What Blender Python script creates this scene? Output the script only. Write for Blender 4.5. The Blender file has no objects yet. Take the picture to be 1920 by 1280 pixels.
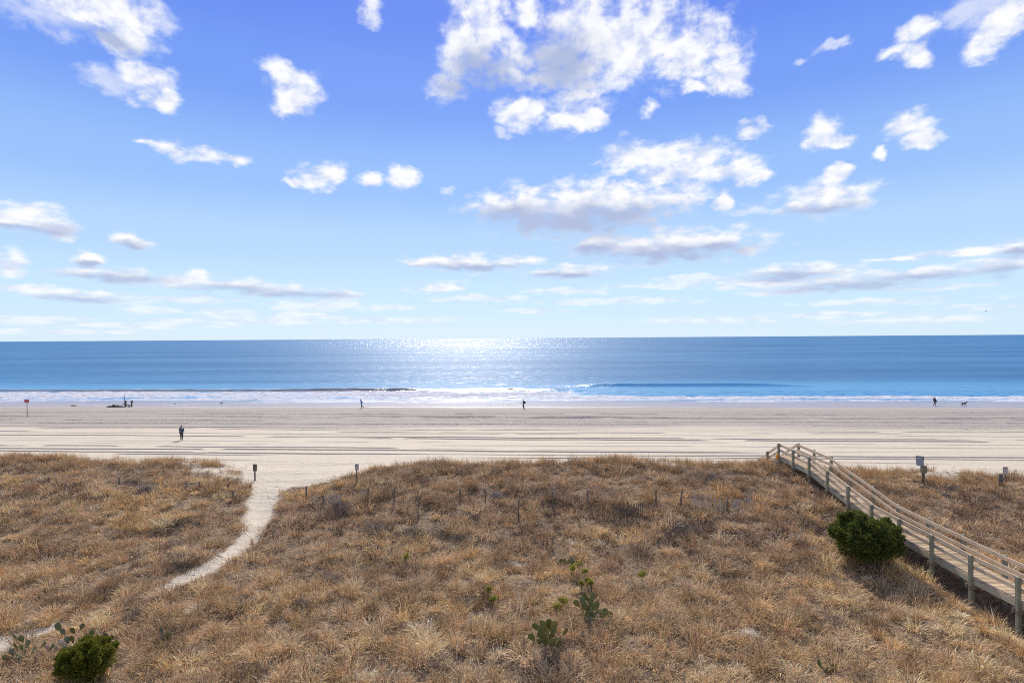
import bpy, bmesh, math, random
import numpy as np
from mathutils import Vector, Matrix, noise as mnoise
random.seed(7)
rng = np.random.default_rng(11)
R = math.radians
scene = bpy.context.scene
col = scene.collection

# ------------------------------------------------------------------ camera
CAMZ = 13.2
FPX = 1067.0
cam_d = bpy.data.cameras.new('camera')
cam_d.lens = 36.0 * FPX / 1920.0
cam_d.sensor_width = 36.0
cam_d.clip_start = 0.1
cam_d.clip_end = 200000.0
cam = bpy.data.objects.new('camera', cam_d)
col.objects.link(cam)
CAMROT = Matrix.Rotation(R(90 - 0.35), 3, 'X') @ Matrix.Rotation(R(-0.39), 3, 'Z')
cam.matrix_world = Matrix.Translation((0, 0, CAMZ)) @ CAMROT.to_4x4()
scene.camera = cam


def ray(u, v):
    d = CAMROT @ Vector(((u - 960) / FPX, -(v - 640) / FPX, -1.0))
    return d


def at(u, v, D):
    d = ray(u, v)
    k = D / d.y
    return Vector((d.x * k, D, CAMZ + d.z * k))


# ------------------------------------------------------------------ scene units
SUN_EL, SUN_AZ = 39.0, -5.0       # degrees; azimuth to the right of +Y
sun_dir = Vector((math.sin(R(SUN_AZ)) * math.cos(R(SUN_EL)), math.cos(R(SUN_AZ)) * math.cos(R(SUN_EL)), math.sin(R(SUN_EL))))


# ------------------------------------------------------------------ numpy noise
def vnoise(x, y, seed=0):
    xi = np.floor(x).astype(np.int64)
    yi = np.floor(y).astype(np.int64)
    xf = x - xi
    yf = y - yi

    def h(a, b):
        n = (a * 374761393 + b * 668265263 + seed * 1442695041) & 0xffffffff
        n = ((n ^ (n >> 13)) * 1274126177) & 0xffffffff
        n = n ^ (n >> 16)
        return (n & 0xffff) / 65535.0
    u = xf * xf * (3 - 2 * xf)
    w = yf * yf * (3 - 2 * yf)
    a, b, c, d = h(xi, yi), h(xi + 1, yi), h(xi, yi + 1), h(xi + 1, yi + 1)
    return (a * (1 - u) + b * u) * (1 - w) + (c * (1 - u) + d * u) * w


def fbm(x, y, seed=0, octv=4):
    x = np.asarray(x, dtype=float)
    y = np.asarray(y, dtype=float)
    t = 0.0
    a = 0.5
    tot = 0.0
    for i in range(octv):
        t = t + a * vnoise(x * 2 ** i + 17.3 * i, y * 2 ** i - 9.1 * i, seed + i)
        tot += a
        a *= 0.5
    return t / tot


def sstep(a, b, x):
    t = np.clip((np.asarray(x, dtype=float) - a) / (b - a), 0, 1)
    return t * t * (3 - 2 * t)


# ------------------------------------------------------------------ terrain
SL = 0.067     # the shore runs slightly nearer on the right


def beach_z(s):
    return np.interp(s, [-50, 44, 52, 65, 80, 95, 107, 115, 130, 200], [2.4, 2.4, 2.25, 1.75, 1.25, 0.75, 0.25, -0.05, -0.7, -4])


PATH = [(-13.5, 52.0, 9.0), (-16.0, 48.5, 6.2), (-18.2, 45.0, 2.7), (-18.0, 42.0, 1.2), (-16.6, 37.5, 0.62), (-15.5, 34.0, .55), (-15.1, 31.3, .52), (-15.5, 29.7, .42),
        (-16.0, 28.1, .4), (-16.6, 26.4, .2), (-17.4, 25.5, -.35), (-18.2, 24.8, .0), (-18.8, 24.1, -.4), (-19.3, 23.2, .3), (-20.0, 22.1, .7), (-21.2, 20.5, .8), (-23, 17, .8)]


def path_sd(x, y):
    x = np.asarray(x, dtype=float)
    y = np.asarray(y, dtype=float)
    best = np.full(np.broadcast(x, y).shape, 1e9)
    for (x0, y0, w0), (x1, y1, w1) in zip(PATH[:-1], PATH[1:]):
        dx, dy = x1 - x0, y1 - y0
        t = np.clip(((x - x0) * dx + (y - y0) * dy) / (dx * dx + dy * dy), 0, 1)
        d = np.hypot(x - x0 - t * dx, y - y0 - t * dy) - (w0 + t * (w1 - w0))
        best = np.minimum(best, d)
    return best


def ground_z(x, y):
    x = np.asarray(x, dtype=float)
    y = np.asarray(y, dtype=float)
    s = y + SL * x
    base = np.interp(s, [0, 10, 28, 34, 40, 45, 49.5], [1.35, 1.35, 1.5, 1.75, 2.1, 2.3, 2.31])
    prof = np.interp(s, [0, 10, 20, 28, 32, 36, 40, 43, 44.5, 46.2, 48, 49.5], [1.3, 1.3, 1.32, 1.55, 2.05, 2.8, 3.3, 3.5, 3.45, 3.05, 2.5, 2.31])
    A = np.interp(x, [-70, -45, -34, -28, -24, -21, -15, -11.4, -8, -3, 14, 20, 24, 29, 33, 38, 50, 70],
                  [1, 1, .95, .78, .4, .12, .12, .6, .85, 1.0, 1.0, .92, .62, .42, .3, .42, .7, .8])
    z = base + A * (prof - base)
    veg = sstep(0.0, 2.0, path_sd(x, y)) * sstep(49.0, 46.0, s)
    hum = (fbm(x / 5.0, y / 5.0, 3, 3) - 0.5) * 0.7 + (fbm(x / 1.6, y / 1.6, 9, 2) - 0.5) * 0.5
    z = z + hum * veg
    z = z - 0.12 * sstep(0.3, -0.5, path_sd(x, y)) * sstep(44, 38, s)
    z = z - 0.55 * np.exp(-((x - 20.9) / 1.1) ** 2) * sstep(33.0, 29.0, y)
    z = np.where(s > 49.5, beach_z(s), z)
    return z


def gz(x, y):
    return float(ground_z(np.array([x]), np.array([y]))[0])


def ground_at(u, v):
    """the place on the ground that the photograph shows at (u, v)"""
    d = ray(u, v)
    d = d / d.y
    t = np.arange(12.0, 140.0, 0.05)
    zz = ground_z(d.x * t, t)
    k = int(np.argmax(CAMZ + d.z * t <= zz))
    return Vector((d.x * t[k], t[k], float(zz[k])))


BARE = [(-27.2, 46.3, 2.0, .8), (-24.2, 45.2, 1.8, .9), (-32.5, 47.2, 1.6, .6), (-22.2, 44.6, 1.2, .7), (1.0, 45.3, 1.6, .7), (4.3, 45.2, 1.5, .8), (8.2, 44.8, 1.7, .7), (11.4, 44.5, 1.3, .6),
        (31.5, 42.6, 1.6, .8), (.2, 29.5, .5, .25), (-4.2, 23.2, .5, .3), (9.4, 22.6, .45, .3), (3.2, 31.2, .4, .2)]


def veg_mask(x, y):
    s = y + SL * x
    n = fbm(x / 1.3, y / 1.3, 21, 3)
    n2 = fbm(x / 3.0, y / 3.0, 31, 3)
    p = path_sd(x, y)
    m = sstep(-0.05, 0.35, p + (n - 0.5) * 0.9)
    edge = 46.6 + (fbm(x / 4.0, x * 0 + 3.3, 41, 3) - 0.5) * 2.4
    m = m * sstep(0.0, -1.2, s - edge + (n - 0.5) * 1.6)
    # bare patches of sand on the crest
    m = m * (1 - sstep(43.2, 45.0, s) * sstep(0.5, 0.6, n2) * 0.95)
    # blown-out hollows of bare sand on the seaward edge
    for bx, by, rx, ry in BARE:
        m = m * (1 - .93 * np.exp(-(((x - bx) / rx) ** 2 + ((y - by) / ry) ** 2) ** 2) * sstep(.25, .45, n))
    # under and beside the boardwalk hardly any grass
    m = m * (1 - 0.7 * np.exp(-((x - 20.8) / .9) ** 6) * sstep(41, 39, y))
    return m


# ------------------------------------------------------------------ materials
def new_mat(name):
    m = bpy.data.materials.new(name)
    m.use_nodes = True
    nt = m.node_tree
    b = nt.nodes['Principled BSDF']
    return m, nt, b


def N(nt, t, **kw):
    n = nt.nodes.new(t)
    for k, v in kw.items():
        setattr(n, k, v)
    return n


def L(nt, a, b):
    nt.links.new(a, b)


def math_n(nt, op, a, b=None, c=None, clamp=False):
    n = N(nt, 'ShaderNodeMath', operation=op)
    n.use_clamp = clamp
    for i, v in enumerate((a, b, c)):
        if v is None:
            continue
        if isinstance(v, (int, float)):
            n.inputs[i].default_value = v
        else:
            L(nt, v, n.inputs[i])
    return n.outputs[0]


def maprange(nt, v, a, b, c=0.0, d=1.0, smooth=True):
    n = N(nt, 'ShaderNodeMapRange')
    n.interpolation_type = 'SMOOTHSTEP' if smooth else 'LINEAR'
    L(nt, v, n.inputs[0])
    for i, x in enumerate((a, b, c, d)):
        n.inputs[i + 1].default_value = x
    return n.outputs[0]


def mixc(nt, f, a, b):
    n = N(nt, 'ShaderNodeMix', data_type='RGBA')
    if isinstance(f, (int, float)):
        n.inputs[0].default_value = f
    else:
        L(nt, f, n.inputs[0])
    for i, v in ((6, a), (7, b)):
        if isinstance(v, tuple):
            n.inputs[i].default_value = (*v, 1)
        else:
            L(nt, v, n.inputs[i])
    return n.outputs[2]


def noise_n(nt, vec, scale, detail=3, rough=.55, dist=0.0):
    n = N(nt, 'ShaderNodeTexNoise')
    n.inputs['Scale'].default_value = scale
    n.inputs['Detail'].default_value = detail
    n.inputs['Roughness'].default_value = rough
    n.inputs['Distortion'].default_value = dist
    if vec is not None:
        L(nt, vec, n.inputs['Vector'])
    return n


def mapping(nt, vec, scale=(1, 1, 1), rot=(0, 0, 0)):
    n = N(nt, 'ShaderNodeMapping')
    n.inputs['Scale'].default_value = scale
    n.inputs['Rotation'].default_value = rot
    L(nt, vec, n.inputs['Vector'])
    return n.outputs[0]


def plain(name, c, rough=.8, var=.25, scale=8.0, bump=0.0, spec=.3, c2=None, coord='Object', stretch=(1, 1, 1)):
    m, nt, b = new_mat(name)
    tc = N(nt, 'ShaderNodeTexCoord')
    v = mapping(nt, tc.outputs[coord], stretch)
    n = noise_n(nt, v, scale, 5, .6)
    c2 = c2 or tuple(x * (1 - var) for x in c)
    f = maprange(nt, n.outputs[0], .35, .65)
    L(nt, mixc(nt, f, c2, c), b.inputs['Base Color'])
    b.inputs['Roughness'].default_value = rough
    b.inputs['Specular IOR Level'].default_value = spec
    if bump:
        bp = N(nt, 'ShaderNodeBump')
        bp.inputs['Strength'].default_value = bump
        bp.inputs['Distance'].default_value = .02
        L(nt, n.outputs[0], bp.inputs['Height'])
        L(nt, bp.outputs[0], b.inputs['Normal'])
    return m


# sand of the beach
def sand_mat(name, prints=True, litter=False):
    m, nt, b = new_mat(name)
    tc = N(nt, 'ShaderNodeTexCoord')
    P = tc.outputs['Object']
    sx = N(nt, 'ShaderNodeSeparateXYZ')
    L(nt, P, sx.inputs[0])
    s = math_n(nt, 'MULTIPLY_ADD', sx.outputs[0], SL, sx.outputs[1])
    nb = noise_n(nt, mapping(nt, P, (.25, 1, 1)), .12, 4)
    nf = noise_n(nt, P, 2.2, 6, .65)
    nstreak = noise_n(nt, mapping(nt, P, (.04, 1, 1), (0, 0, SL)), 1.1, 4, .6)
    base = mixc(nt, maprange(nt, nf.outputs[0], .3, .7), (.405, .352, .262), (.465, .405, .308))
    base = mixc(nt, maprange(nt, nstreak.outputs[0], .45, .72, 0, .35), base, (.36, .312, .245))
    # damp sand towards the sea
    sw = math_n(nt, 'MULTIPLY_ADD', nb.outputs[0], 16.0, s)
    damp = maprange(nt, sw, 78.0, 88.0)
    base = mixc(nt, damp, base, mixc(nt, maprange(nt, nf.outputs[0], .3, .7), (.235, .207, .175), (.30, .268, .228)))
    wet = maprange(nt, sw, 111.0, 114.5)
    base = mixc(nt, wet, base, (.30, .265, .235))
    # broken wrack line left by the last high water
    wr = math_n(nt, 'MULTIPLY', maprange(nt, math_n(nt, 'ABSOLUTE', math_n(nt, 'SUBTRACT', sw, 103.5)), .9, .2), maprange(nt, nstreak.outputs[0], .48, .60))
    base = mixc(nt, math_n(nt, 'MULTIPLY', wr, .6), base, (.13, .11, .09))
    L(nt, base, b.inputs['Base Color'])
    L(nt, maprange(nt, sw, 112.0, 116.0, .92, .35), b.inputs['Roughness'])
    b.inputs['Specular IOR Level'].default_value = .25
    # footprints and churned sand
    vo = N(nt, 'ShaderNodeTexVoronoi')
    vo.inputs['Scale'].default_value = 2.6
    L(nt, P, vo.inputs['Vector'])
    cup = maprange(nt, vo.outputs[0], .05, .32)
    n3 = noise_n(nt, P, 1.1, 5, .7)
    amt = maprange(nt, nb.outputs[0], .38, .62, .15, 1)
    churn = math_n(nt, 'MULTIPLY', maprange(nt, s, 70., 76., .12, 1.3), maprange(nt, s, 98., 104., 1, .1))
    if not prints:
        churn = math_n(nt, 'MULTIPLY', churn, 11.0)
    h = math_n(nt, 'MULTIPLY', math_n(nt, 'ADD', cup, math_n(nt, 'MULTIPLY', n3.outputs[0], 2.0)), math_n(nt, 'MULTIPLY', amt, churn))
    bp = N(nt, 'ShaderNodeBump')
    bp.inputs['Strength'].default_value = 1.0
    bp.inputs['Distance'].default_value = .09
    L(nt, h, bp.inputs['Height'])
    L(nt, bp.outputs[0], b.inputs['Normal'])
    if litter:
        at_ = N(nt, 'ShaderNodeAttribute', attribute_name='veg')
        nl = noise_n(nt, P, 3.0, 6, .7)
        lit = mixc(nt, maprange(nt, nl.outputs[0], .35, .65), (.085, .056, .032), (.20, .138, .08))  # plant litter, darkened to paint the shade in gaps between tufts
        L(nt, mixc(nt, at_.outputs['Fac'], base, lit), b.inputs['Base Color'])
    return m


M_SAND = sand_mat('beach sand')
M_DUNE = sand_mat('dune sand with litter and gap shade', False, True)
M_PATH = sand_mat('trodden path sand', False)


# ------------------------------------------------------------------ mesh helpers
def mesh_np(name, verts, faces, mat=None, smooth=True, link=True):
    """verts (n,3); faces list of arrays of equal width (tri and quad arrays)"""
    me = bpy.data.meshes.new(name)
    verts = np.asarray(verts, dtype=np.float32)
    me.vertices.add(len(verts))
    me.vertices.foreach_set('co', verts.ravel())
    loops = np.concatenate([np.asarray(f, dtype=np.int32).ravel() for f in faces])
    tot = np.concatenate([np.full(len(f), np.asarray(f).shape[1], dtype=np.int32) for f in faces])
    start = np.concatenate([[0], np.cumsum(tot)[:-1]]).astype(np.int32)
    me.loops.add(len(loops))
    me.loops.foreach_set('vertex_index', loops)
    me.polygons.add(len(tot))
    me.polygons.foreach_set('loop_start', start)
    me.polygons.foreach_set('loop_total', tot)
    me.update(calc_edges=True)
    me.polygons.foreach_set('use_smooth', np.full(len(tot), smooth))
    if mat:
        me.materials.append(mat)
    o = bpy.data.objects.new(name, me)
    if link:
        col.objects.link(o)
    return o


def grid_faces(nr, nc):
    i = np.arange(nr - 1)[:, None] * nc + np.arange(nc - 1)[None, :]
    i = i.ravel()
    return np.stack([i, i + 1, i + nc + 1, i + nc], 1)


def tag(o, label, cat, group=None):
    o['label'] = label
    o['category'] = cat
    if group:
        o['group'] = group
    return o


def struct(o):
    o['kind'] = 'structure'
    return o


# ------------------------------------------------------------------ beach
def build_beach():
    s = np.concatenate([np.arange(47.5, 75, .05), np.arange(75, 98, .16), np.arange(98, 122, .5), np.arange(122, 205, 8)])
    x = np.concatenate([np.arange(-190, -110, 5), np.arange(-110, 110, .7), np.arange(110, 191, 5)])
    X, S = np.meshgrid(x, s)
    Y = S - SL * X
    Z = beach_z(S)
    Z = Z - 0.5 * sstep(49.45, 48.5, S)
    Z = Z + (fbm(X / 9, S / 3, 5, 3) - .5) * .10 * sstep(50, 53, S) * sstep(106, 98, S)
    # wheel ruts and rake marks that run along the shore
    lines = [(50.6, .004, .11), (52.3, -.003, .17), (53.6, .002, .22), (55.5, .0, .24), (56.9, -.004, .20), (59.3, .003, .10), (61.6, .002, .09),
             (63.7, .0, .26), (65.4, -.002, .22), (67.9, .0, .12), (69.6, .003, .16), (71.8, .002, .15), (73.4, -.003, .2),
             (78.2, .006, .2), (81.5, -.004, .2), (86.5, -.012, .30), (88.2, -.010, .26), (92.0, .006, .2), (95.0, .01, .14)]
    for k, (s0, sl, a) in enumerate(lines):
        c = s0 + sl * X + (fbm(X / 26, X * 0 + k * 3.1, 60 + k, 3) - .5) * 1.5 + (fbm(X / 3., X * 0 + k * 1.7, 160 + k, 2) - .5) * .12
        am = sstep(.36, .52, fbm(X / (18 if a < .2 else 40), X * 0 + k * 5.3, 100 + k, 3)) * .8 + .2
        am = am * sstep(.25, .32, fbm(X / 5., X * 0 + k * 2.3, 200 + k, 2))
        w = .095 if s0 < 76 else .24
        t = (S - c) / w
        Z = Z + a * .8 * am * (np.exp(-np.abs(t - 1.2) ** 3) * .55 - np.exp(-np.abs(t + .2) ** 4) * .35 + np.exp(-np.abs(t + 1.5) ** 2) * .12)
    # churned strip of damp sand
    ch = sstep(75, 78, S + (fbm(X / 20, S / 6, 71, 2) - .5) * 8) * sstep(97, 92, S)
    Z = Z + ch * (fbm(X / 1.6, S / .5, 81, 3) - .5) * .17 * (.4 + .6 * sstep(.4, .6, fbm(X / 25, S / 5, 91, 2)))
    V = np.stack([X, Y, Z], -1).reshape(-1, 3)
    return struct(mesh_np('beach', V, [grid_faces(len(s), len(x))], M_SAND))


build_beach()


# ------------------------------------------------------------------ dune and path
def build_dune():
    x = np.concatenate([np.arange(-120, -48, 2.0), np.arange(-48, 48, .2), np.arange(48, 121, 2.0)])
    y0 = np.concatenate([np.arange(-30, 14, 1.5), np.arange(14, 49.6, .2), [49.55]])
    X, S = np.meshgrid(x, y0)
    Y = S - SL * X
    Z = ground_z(X, Y)
    V = np.stack([X, Y, Z], -1).reshape(-1, 3)
    F = grid_faces(len(y0), len(x))
    cx, cy = X.ravel()[F].mean(1), Y.ravel()[F].mean(1)
    isp = (path_sd(cx, cy) < 0.05)
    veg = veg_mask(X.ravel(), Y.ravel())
    veg = np.maximum(veg, np.exp(-((X.ravel() - 20.8) / 1.2) ** 6) * sstep(43, 39, Y.ravel()))  # dark litter tone also paints the shade under the boardwalk
    out = []
    for name, sel, m in (('dune', ~isp, M_DUNE), ('path', isp, M_PATH)):
        f = F[sel]
        used, inv = np.unique(f, return_inverse=True)
        o = struct(mesh_np(name, V[used], [inv.reshape(-1, 4)], m))
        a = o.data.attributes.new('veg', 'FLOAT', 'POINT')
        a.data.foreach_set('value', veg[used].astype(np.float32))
        out.append(o)
    return out


build_dune()


# ------------------------------------------------------------------ sea
def build_sea():
    s = np.concatenate([np.arange(104.5, 170, .22), 170 * np.geomspace(1, 240, 150)])
    u = np.concatenate([np.linspace(-3.0, -1.3, 30), np.linspace(-1.28, 1.28, 420), np.linspace(1.3, 3.0, 30)])
    S, U = np.meshgrid(s, u, indexing='ij')
    X = U * S
    Y = S - SL * X
    # the wave that breaks: crest at sb, steep front towards the beach
    sb = 143.5 + (fbm(X / 30, X * 0, 301, 3) - .5) * 5
    Ab = .62 * sstep(22, 8, X) * (.45 + .55 * sstep(-75, -45, X)) * (.6 + .8 * (fbm(X / 7, X * 0 + 2, 311, 3) - .2))
    t = S - sb
    Z = Ab * np.where(t < 0, np.exp(-(t / 1.1) ** 2), np.exp(-(t / 4.5) ** 2))
    # the swell to its right, not yet broken
    s2 = 153.5 + (fbm(X / 40, X * 0, 321, 2) - .5) * 3
    A2 = .95 * sstep(4, 30, X) * sstep(85, 60, X)
    t = S - s2
    Z = Z + A2 * np.where(t < 0, np.exp(-(t / 1.5) ** 2), np.exp(-(t / 6) ** 2))
    # low older swells further out
    for c, a, x0 in ((178, .22, -10), (196, .25, 20), (228, .25, -60)):
        t = S - c - (fbm(X / 60, X * 0 + c, 331, 2) - .5) * 14
        Z = Z + a * np.exp(-(t / 5) ** 2) * sstep(.38, .6, fbm(X / 70, X * 0 + c, 341, 2))
    # tumbling foam in front
    fz = sstep(118, 124, S) * sstep(1, -2.5, S - sb)
    Z = Z + fz * (fbm(X / 2.2, S / 1.0, 351, 3) - .5) * .42
    edge = 107.0 + (fbm(X / 14, X * 0, 361, 3) - .5) * 3.4
    Zs = beach_z(S) + .03
    Z = np.where(S < 118, np.maximum(Zs, Z), Z)
    Z = Z - .4 * sstep(edge, edge - 1.2, S)
    V = np.stack([X, Y, Z], -1).reshape(-1, 3)
    m, nt, b = new_mat('sea water and foam')
    tc = N(nt, 'ShaderNodeTexCoord')
    P = tc.outputs['Object']
    sx = N(nt, 'ShaderNodeSeparateXYZ')
    L(nt, P, sx.inputs[0])
    sv = math_n(nt, 'MULTIPLY_ADD', sx.outputs[0], SL, sx.outputs[1])
    nbig = noise_n(nt, mapping(nt, P, (.25, 1, 1)), .09, 3)
    # water colour: patches of depth and wind along the shore
    patch = noise_n(nt, mapping(nt, P, (.16, 1, 1), (0, 0, -.03)), .018, 4, .55)
    patch2 = noise_n(nt, mapping(nt, P, (.10, 1, 1), (0, 0, -.03)), .06, 3, .55)
    wat = mixc(nt, maprange(nt, patch.outputs[0], .38, .62), WATER_A, WATER_B)
    shallow = maprange(nt, math_n(nt, 'MULTIPLY_ADD', patch2.outputs[0], 60., sv), 215., 172.)
    wat = mixc(nt, shallow, wat, WATER_C)
    # sand stirred up in the breaking face
    face = math_n(nt, 'MULTIPLY', maprange(nt, sv, 139.5, 142.0), maprange(nt, sv, 146.5, 144.2))
    face = math_n(nt, 'MULTIPLY', face, maprange(nt, sx.outputs[0], 16., 4.))
    wat = mixc(nt, math_n(nt, 'MULTIPLY', face, .85), wat, (.12, .10, .085))
    # foam
    nstr = noise_n(nt, mapping(nt, P, (.22, 1, 1)), .75, 6, .68, .6)
    nfine = noise_n(nt, mapping(nt, P, (.45, 1, 1)), 2.0, 5, .7, .4)
    svn = math_n(nt, 'MULTIPLY_ADD', math_n(nt, 'SUBTRACT', nbig.outputs[0], .5), 15.0, sv)
    far = math_n(nt, 'MULTIPLY_ADD', maprange(nt, sx.outputs[0], 5., 28.), -8.5, svn)
    cover = math_n(nt, 'MULTIPLY', maprange(nt, svn, 108., 131., .28, .72, False), maprange(nt, svn, 142.2, 139.0))
    right = maprange(nt, sx.outputs[0], 8., 26.)
    cover2 = math_n(nt, 'MULTIPLY', maprange(nt, svn, 113., 126., .24, .70, True), maprange(nt, svn, 132., 129.5))
    mixv = N(nt, 'ShaderNodeMix', data_type='FLOAT')
    L(nt, right, mixv.inputs[0])
    L(nt, cover, mixv.inputs[2])
    L(nt, cover2, mixv.inputs[3])
    cov = mixv.outputs[0]
    nn = math_n(nt, 'ADD', math_n(nt, 'MULTIPLY', nstr.outputs[0], .65), math_n(nt, 'MULTIPLY', nfine.outputs[0], .35))
    # successive sheets of foam with gaps of wet sand and water between them
    nband = noise_n(nt, mapping(nt, P, (.07, 1, 1), (0, 0, .05)), .30, 3, .5, .4)
    cov = math_n(nt, 'ADD', cov, maprange(nt, nband.outputs[0], .35, .65, -.17, .12, False))
    foam = maprange(nt, math_n(nt, 'ADD', nn, cov), .94, 1.12)
    # foam spilling on the crest of the breaker
    lip = math_n(nt, 'MULTIPLY', maprange(nt, sv, 143.2, 144.4), maprange(nt, sv, 147.0, 145.4))
    lip = math_n(nt, 'MULTIPLY', lip, maprange(nt, nstr.outputs[0], .52, .62))
    lip = math_n(nt, 'MULTIPLY', lip, maprange(nt, sx.outputs[0], 24., 10.))
    foam = math_n(nt, 'MAXIMUM', foam, lip)
    # thin film running back over the sand
    film = maprange(nt, sv, 126., 114.)
    wat = mixc(nt, film, wat, (.27, .262, .285))
    colr = mixc(nt, foam, wat, mixc(nt, maprange(nt, nfine.outputs[0], .42, .58), (.32, .33, .365), (.52, .52, .53)))
    ro = mixc(nt, foam, (.24, .24, .24), (.9, .9, .9))
    # wavelets as tilts of the surface
    n1 = noise_n(nt, mapping(nt, P, (.55, 1, 1), (0, 0, .25)), .55, 5, .62)
    n2 = noise_n(nt, mapping(nt, P, (.8, 1, 1), (0, 0, -.35)), 4.6, 3, .6)
    va = N(nt, 'ShaderNodeVectorMath', operation='SUBTRACT')
    L(nt, n1.outputs['Color'], va.inputs[0])
    va.inputs[1].default_value = (.5, .5, .5)
    vb = N(nt, 'ShaderNodeVectorMath', operation='SUBTRACT')
    L(nt, n2.outputs['Color'], vb.inputs[0])
    vb.inputs[1].default_value = (.5, .5, .5)
    vs = N(nt, 'ShaderNodeVectorMath', operation='ADD')
    L(nt, va.outputs[0], vs.inputs[0])
    L(nt, vb.outputs[0], vs.inputs[1])
    vm = N(nt, 'ShaderNodeVectorMath', operation='MULTIPLY_ADD')
    L(nt, vs.outputs[0], vm.inputs[0])
    gust = maprange(nt, patch.outputs[0], .35, .65, WAVE_K * .8, WAVE_K * 1.2)
    calm = math_n(nt, 'MULTIPLY', gust, math_n(nt, 'MULTIPLY', maprange(nt, sv, 116., 150., .15, 1), maprange(nt, sv, 190., 1000., .56, 1.0, False)))
    cmb = N(nt, 'ShaderNodeCombineXYZ')
    L(nt, calm, cmb.inputs[0])
    L(nt, calm, cmb.inputs[1])
    L(nt, cmb.outputs[0], vm.inputs[1])
    ge = N(nt, 'ShaderNodeNewGeometry')
    L(nt, ge.outputs['Normal'], vm.inputs[2])
    vn = N(nt, 'ShaderNodeVectorMath', operation='NORMALIZE')
    L(nt, vm.outputs[0], vn.inputs[0])
    # rough water mirrors far less of the low sky than a flat sheet would: cap the mirror share
    nt.nodes.remove(b)
    df = N(nt, 'ShaderNodeBsdfDiffuse')
    L(nt, colr, df.inputs['Color'])
    gl = N(nt, 'ShaderNodeBsdfAnisotropic')
    gl.distribution = 'GGX'
    L(nt, ro, gl.inputs['Roughness'])
    L(nt, vn.outputs[0], gl.inputs['Normal'])
    fr = N(nt, 'ShaderNodeFresnel')
    fr.inputs['IOR'].default_value = 1.333
    L(nt, vn.outputs[0], fr.inputs['Normal'])
    cap = math_n(nt, 'MINIMUM', fr.outputs[0], .20)
    cap = math_n(nt, 'MULTIPLY', cap, maprange(nt, foam, 0, 1, 1, .1))
    ms = N(nt, 'ShaderNodeMixShader')
    L(nt, cap, ms.inputs[0])
    L(nt, df.outputs[0], ms.inputs[1])
    L(nt, gl.outputs[0], ms.inputs[2])
    L(nt, ms.outputs[0], nt.nodes['Material Output'].inputs['Surface'])
    return struct(mesh_np('sea', V, [grid_faces(len(s), len(u))], m))


WATER_A, WATER_B, WATER_C = (.016, .105, .235), (.035, .155, .30), (.08, .25, .42)
WAVE_K = 1.25
build_sea()

# ------------------------------------------------------------------ sky, clouds and sun
CLOUDS = """190 12 115 55;232 55 70 38;120 5 60 32;205 78 45 20;270 152 58 34;312 182 34 22;240 122 28 20;528 138 34 26;556 170 40 36;540 197 36 20;695 12 24 32;
285 275 30 8;330 284 42 16;376 292 36 15;425 296 36 14;602 328 42 24;565 338 32 8;758 335 32 24;692 336 20 14;
900 40 58 90;880 112 55 45;838 168 36 24;950 120 55 42;985 20 40 30;1050 95 60 45;1090 50 80 75;1180 70 130 85;1290 95 85 62;1360 130 42 44;1330 62 40 30;1060 140 105 34;1384 160 24 26;1085 178 50 18;1300 165 22 12;
985 212 52 28;1060 222 62 26;1115 222 25 22;1215 207 18 16;
1178 295 48 36;1240 302 62 34;1310 290 52 28;1365 320 62 30;1420 328 30 14;1270 326 80 20;1408 243 25 17;
1546 248 36 28;1572 266 30 14;1534 264 26 20;1700 232 44 24;1728 256 40 20;1756 250 20 11;1648 282 16 10;
1718 62 40 22;1722 98 34 24;1685 96 34 10;1862 58 48 42;1892 25 46 34;1848 92 40 22;
1572 332 30 20;1550 368 88 30;1500 386 50 18;1592 376 46 20;
930 385 46 30;1010 385 100 38;1100 374 112 40;1200 370 105 32;1280 376 52 20;1355 383 22 18;1060 418 115 24;
1130 455 68 25;1235 462 130 28;1340 452 70 24;1402 466 30 11;
65 408 66 26;112 430 38 18;8 405 40 22;240 453 40 16;166 487 28 15;18 495 34 24;
1090 388 185 50;1250 462 170 30;1190 80 150 75;1060 400 110 40;560 165 42 38;130 510 58 12;230 517 78 16;330 525 60 13;372 520 30 14;450 535 80 14;520 545 95 12;640 553 58 9;
50 540 58 9;130 553 80 12;880 493 100 15;960 490 56 10;790 492 38 9;1060 512 80 13;822 538 48 12;
1480 510 90 17;1560 505 58 12;1600 527 150 17;1750 512 140 12;1872 495 60 22;1904 465 40 18;1800 472 110 7;1690 483 70 5;1420 530 110 11;1500 545 100 8"""
FAINT = """140 15 110 60;215 150 60 24;1860 15 90 45;1560 85 35 9;1505 105 15 6;945 250 15 9;1070 545 90 6;1300 522 70 7;1560 590 110 7;1780 538 120 5;732 575 42 7;280 582 60 8;430 590 70 12;570 592 90 8;600 572 90 12;200 562 70 8;
60 600 120 8;330 560 120 9;480 602 160 7;250 610 140 6;760 600 120 6;1150 565 160 7;1330 600 150 6;1650 565 160 7;1850 575 90 6;900 560 90 6;100 622 160 5;1080 195 70 18;845 355 15 8;1400 395 40 10;1250 535 120 6;1700 600 160 6;1000 583 60 5"""
SHADE = """1070 418 180 28;1250 478 150 14;955 406 70 18;1150 402 100 18;1205 480 120 13;1322 468 85 11;1110 468 50 12;1470 518 75 9;1600 538 145 11;1885 512 60 14;1904 474 32 9;880 501 92 7;1060 519 72 7;60 430 70 10;240 463 36 7;165 496 26 6;200 524 95 8;420 545 95 9;560 554 100 7;130 562 84 7;1535 394 70 11;900 160 80 24;1050 120 60 50;905 130 50 34;1750 520 125 8;205 75 50 14"""


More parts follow.
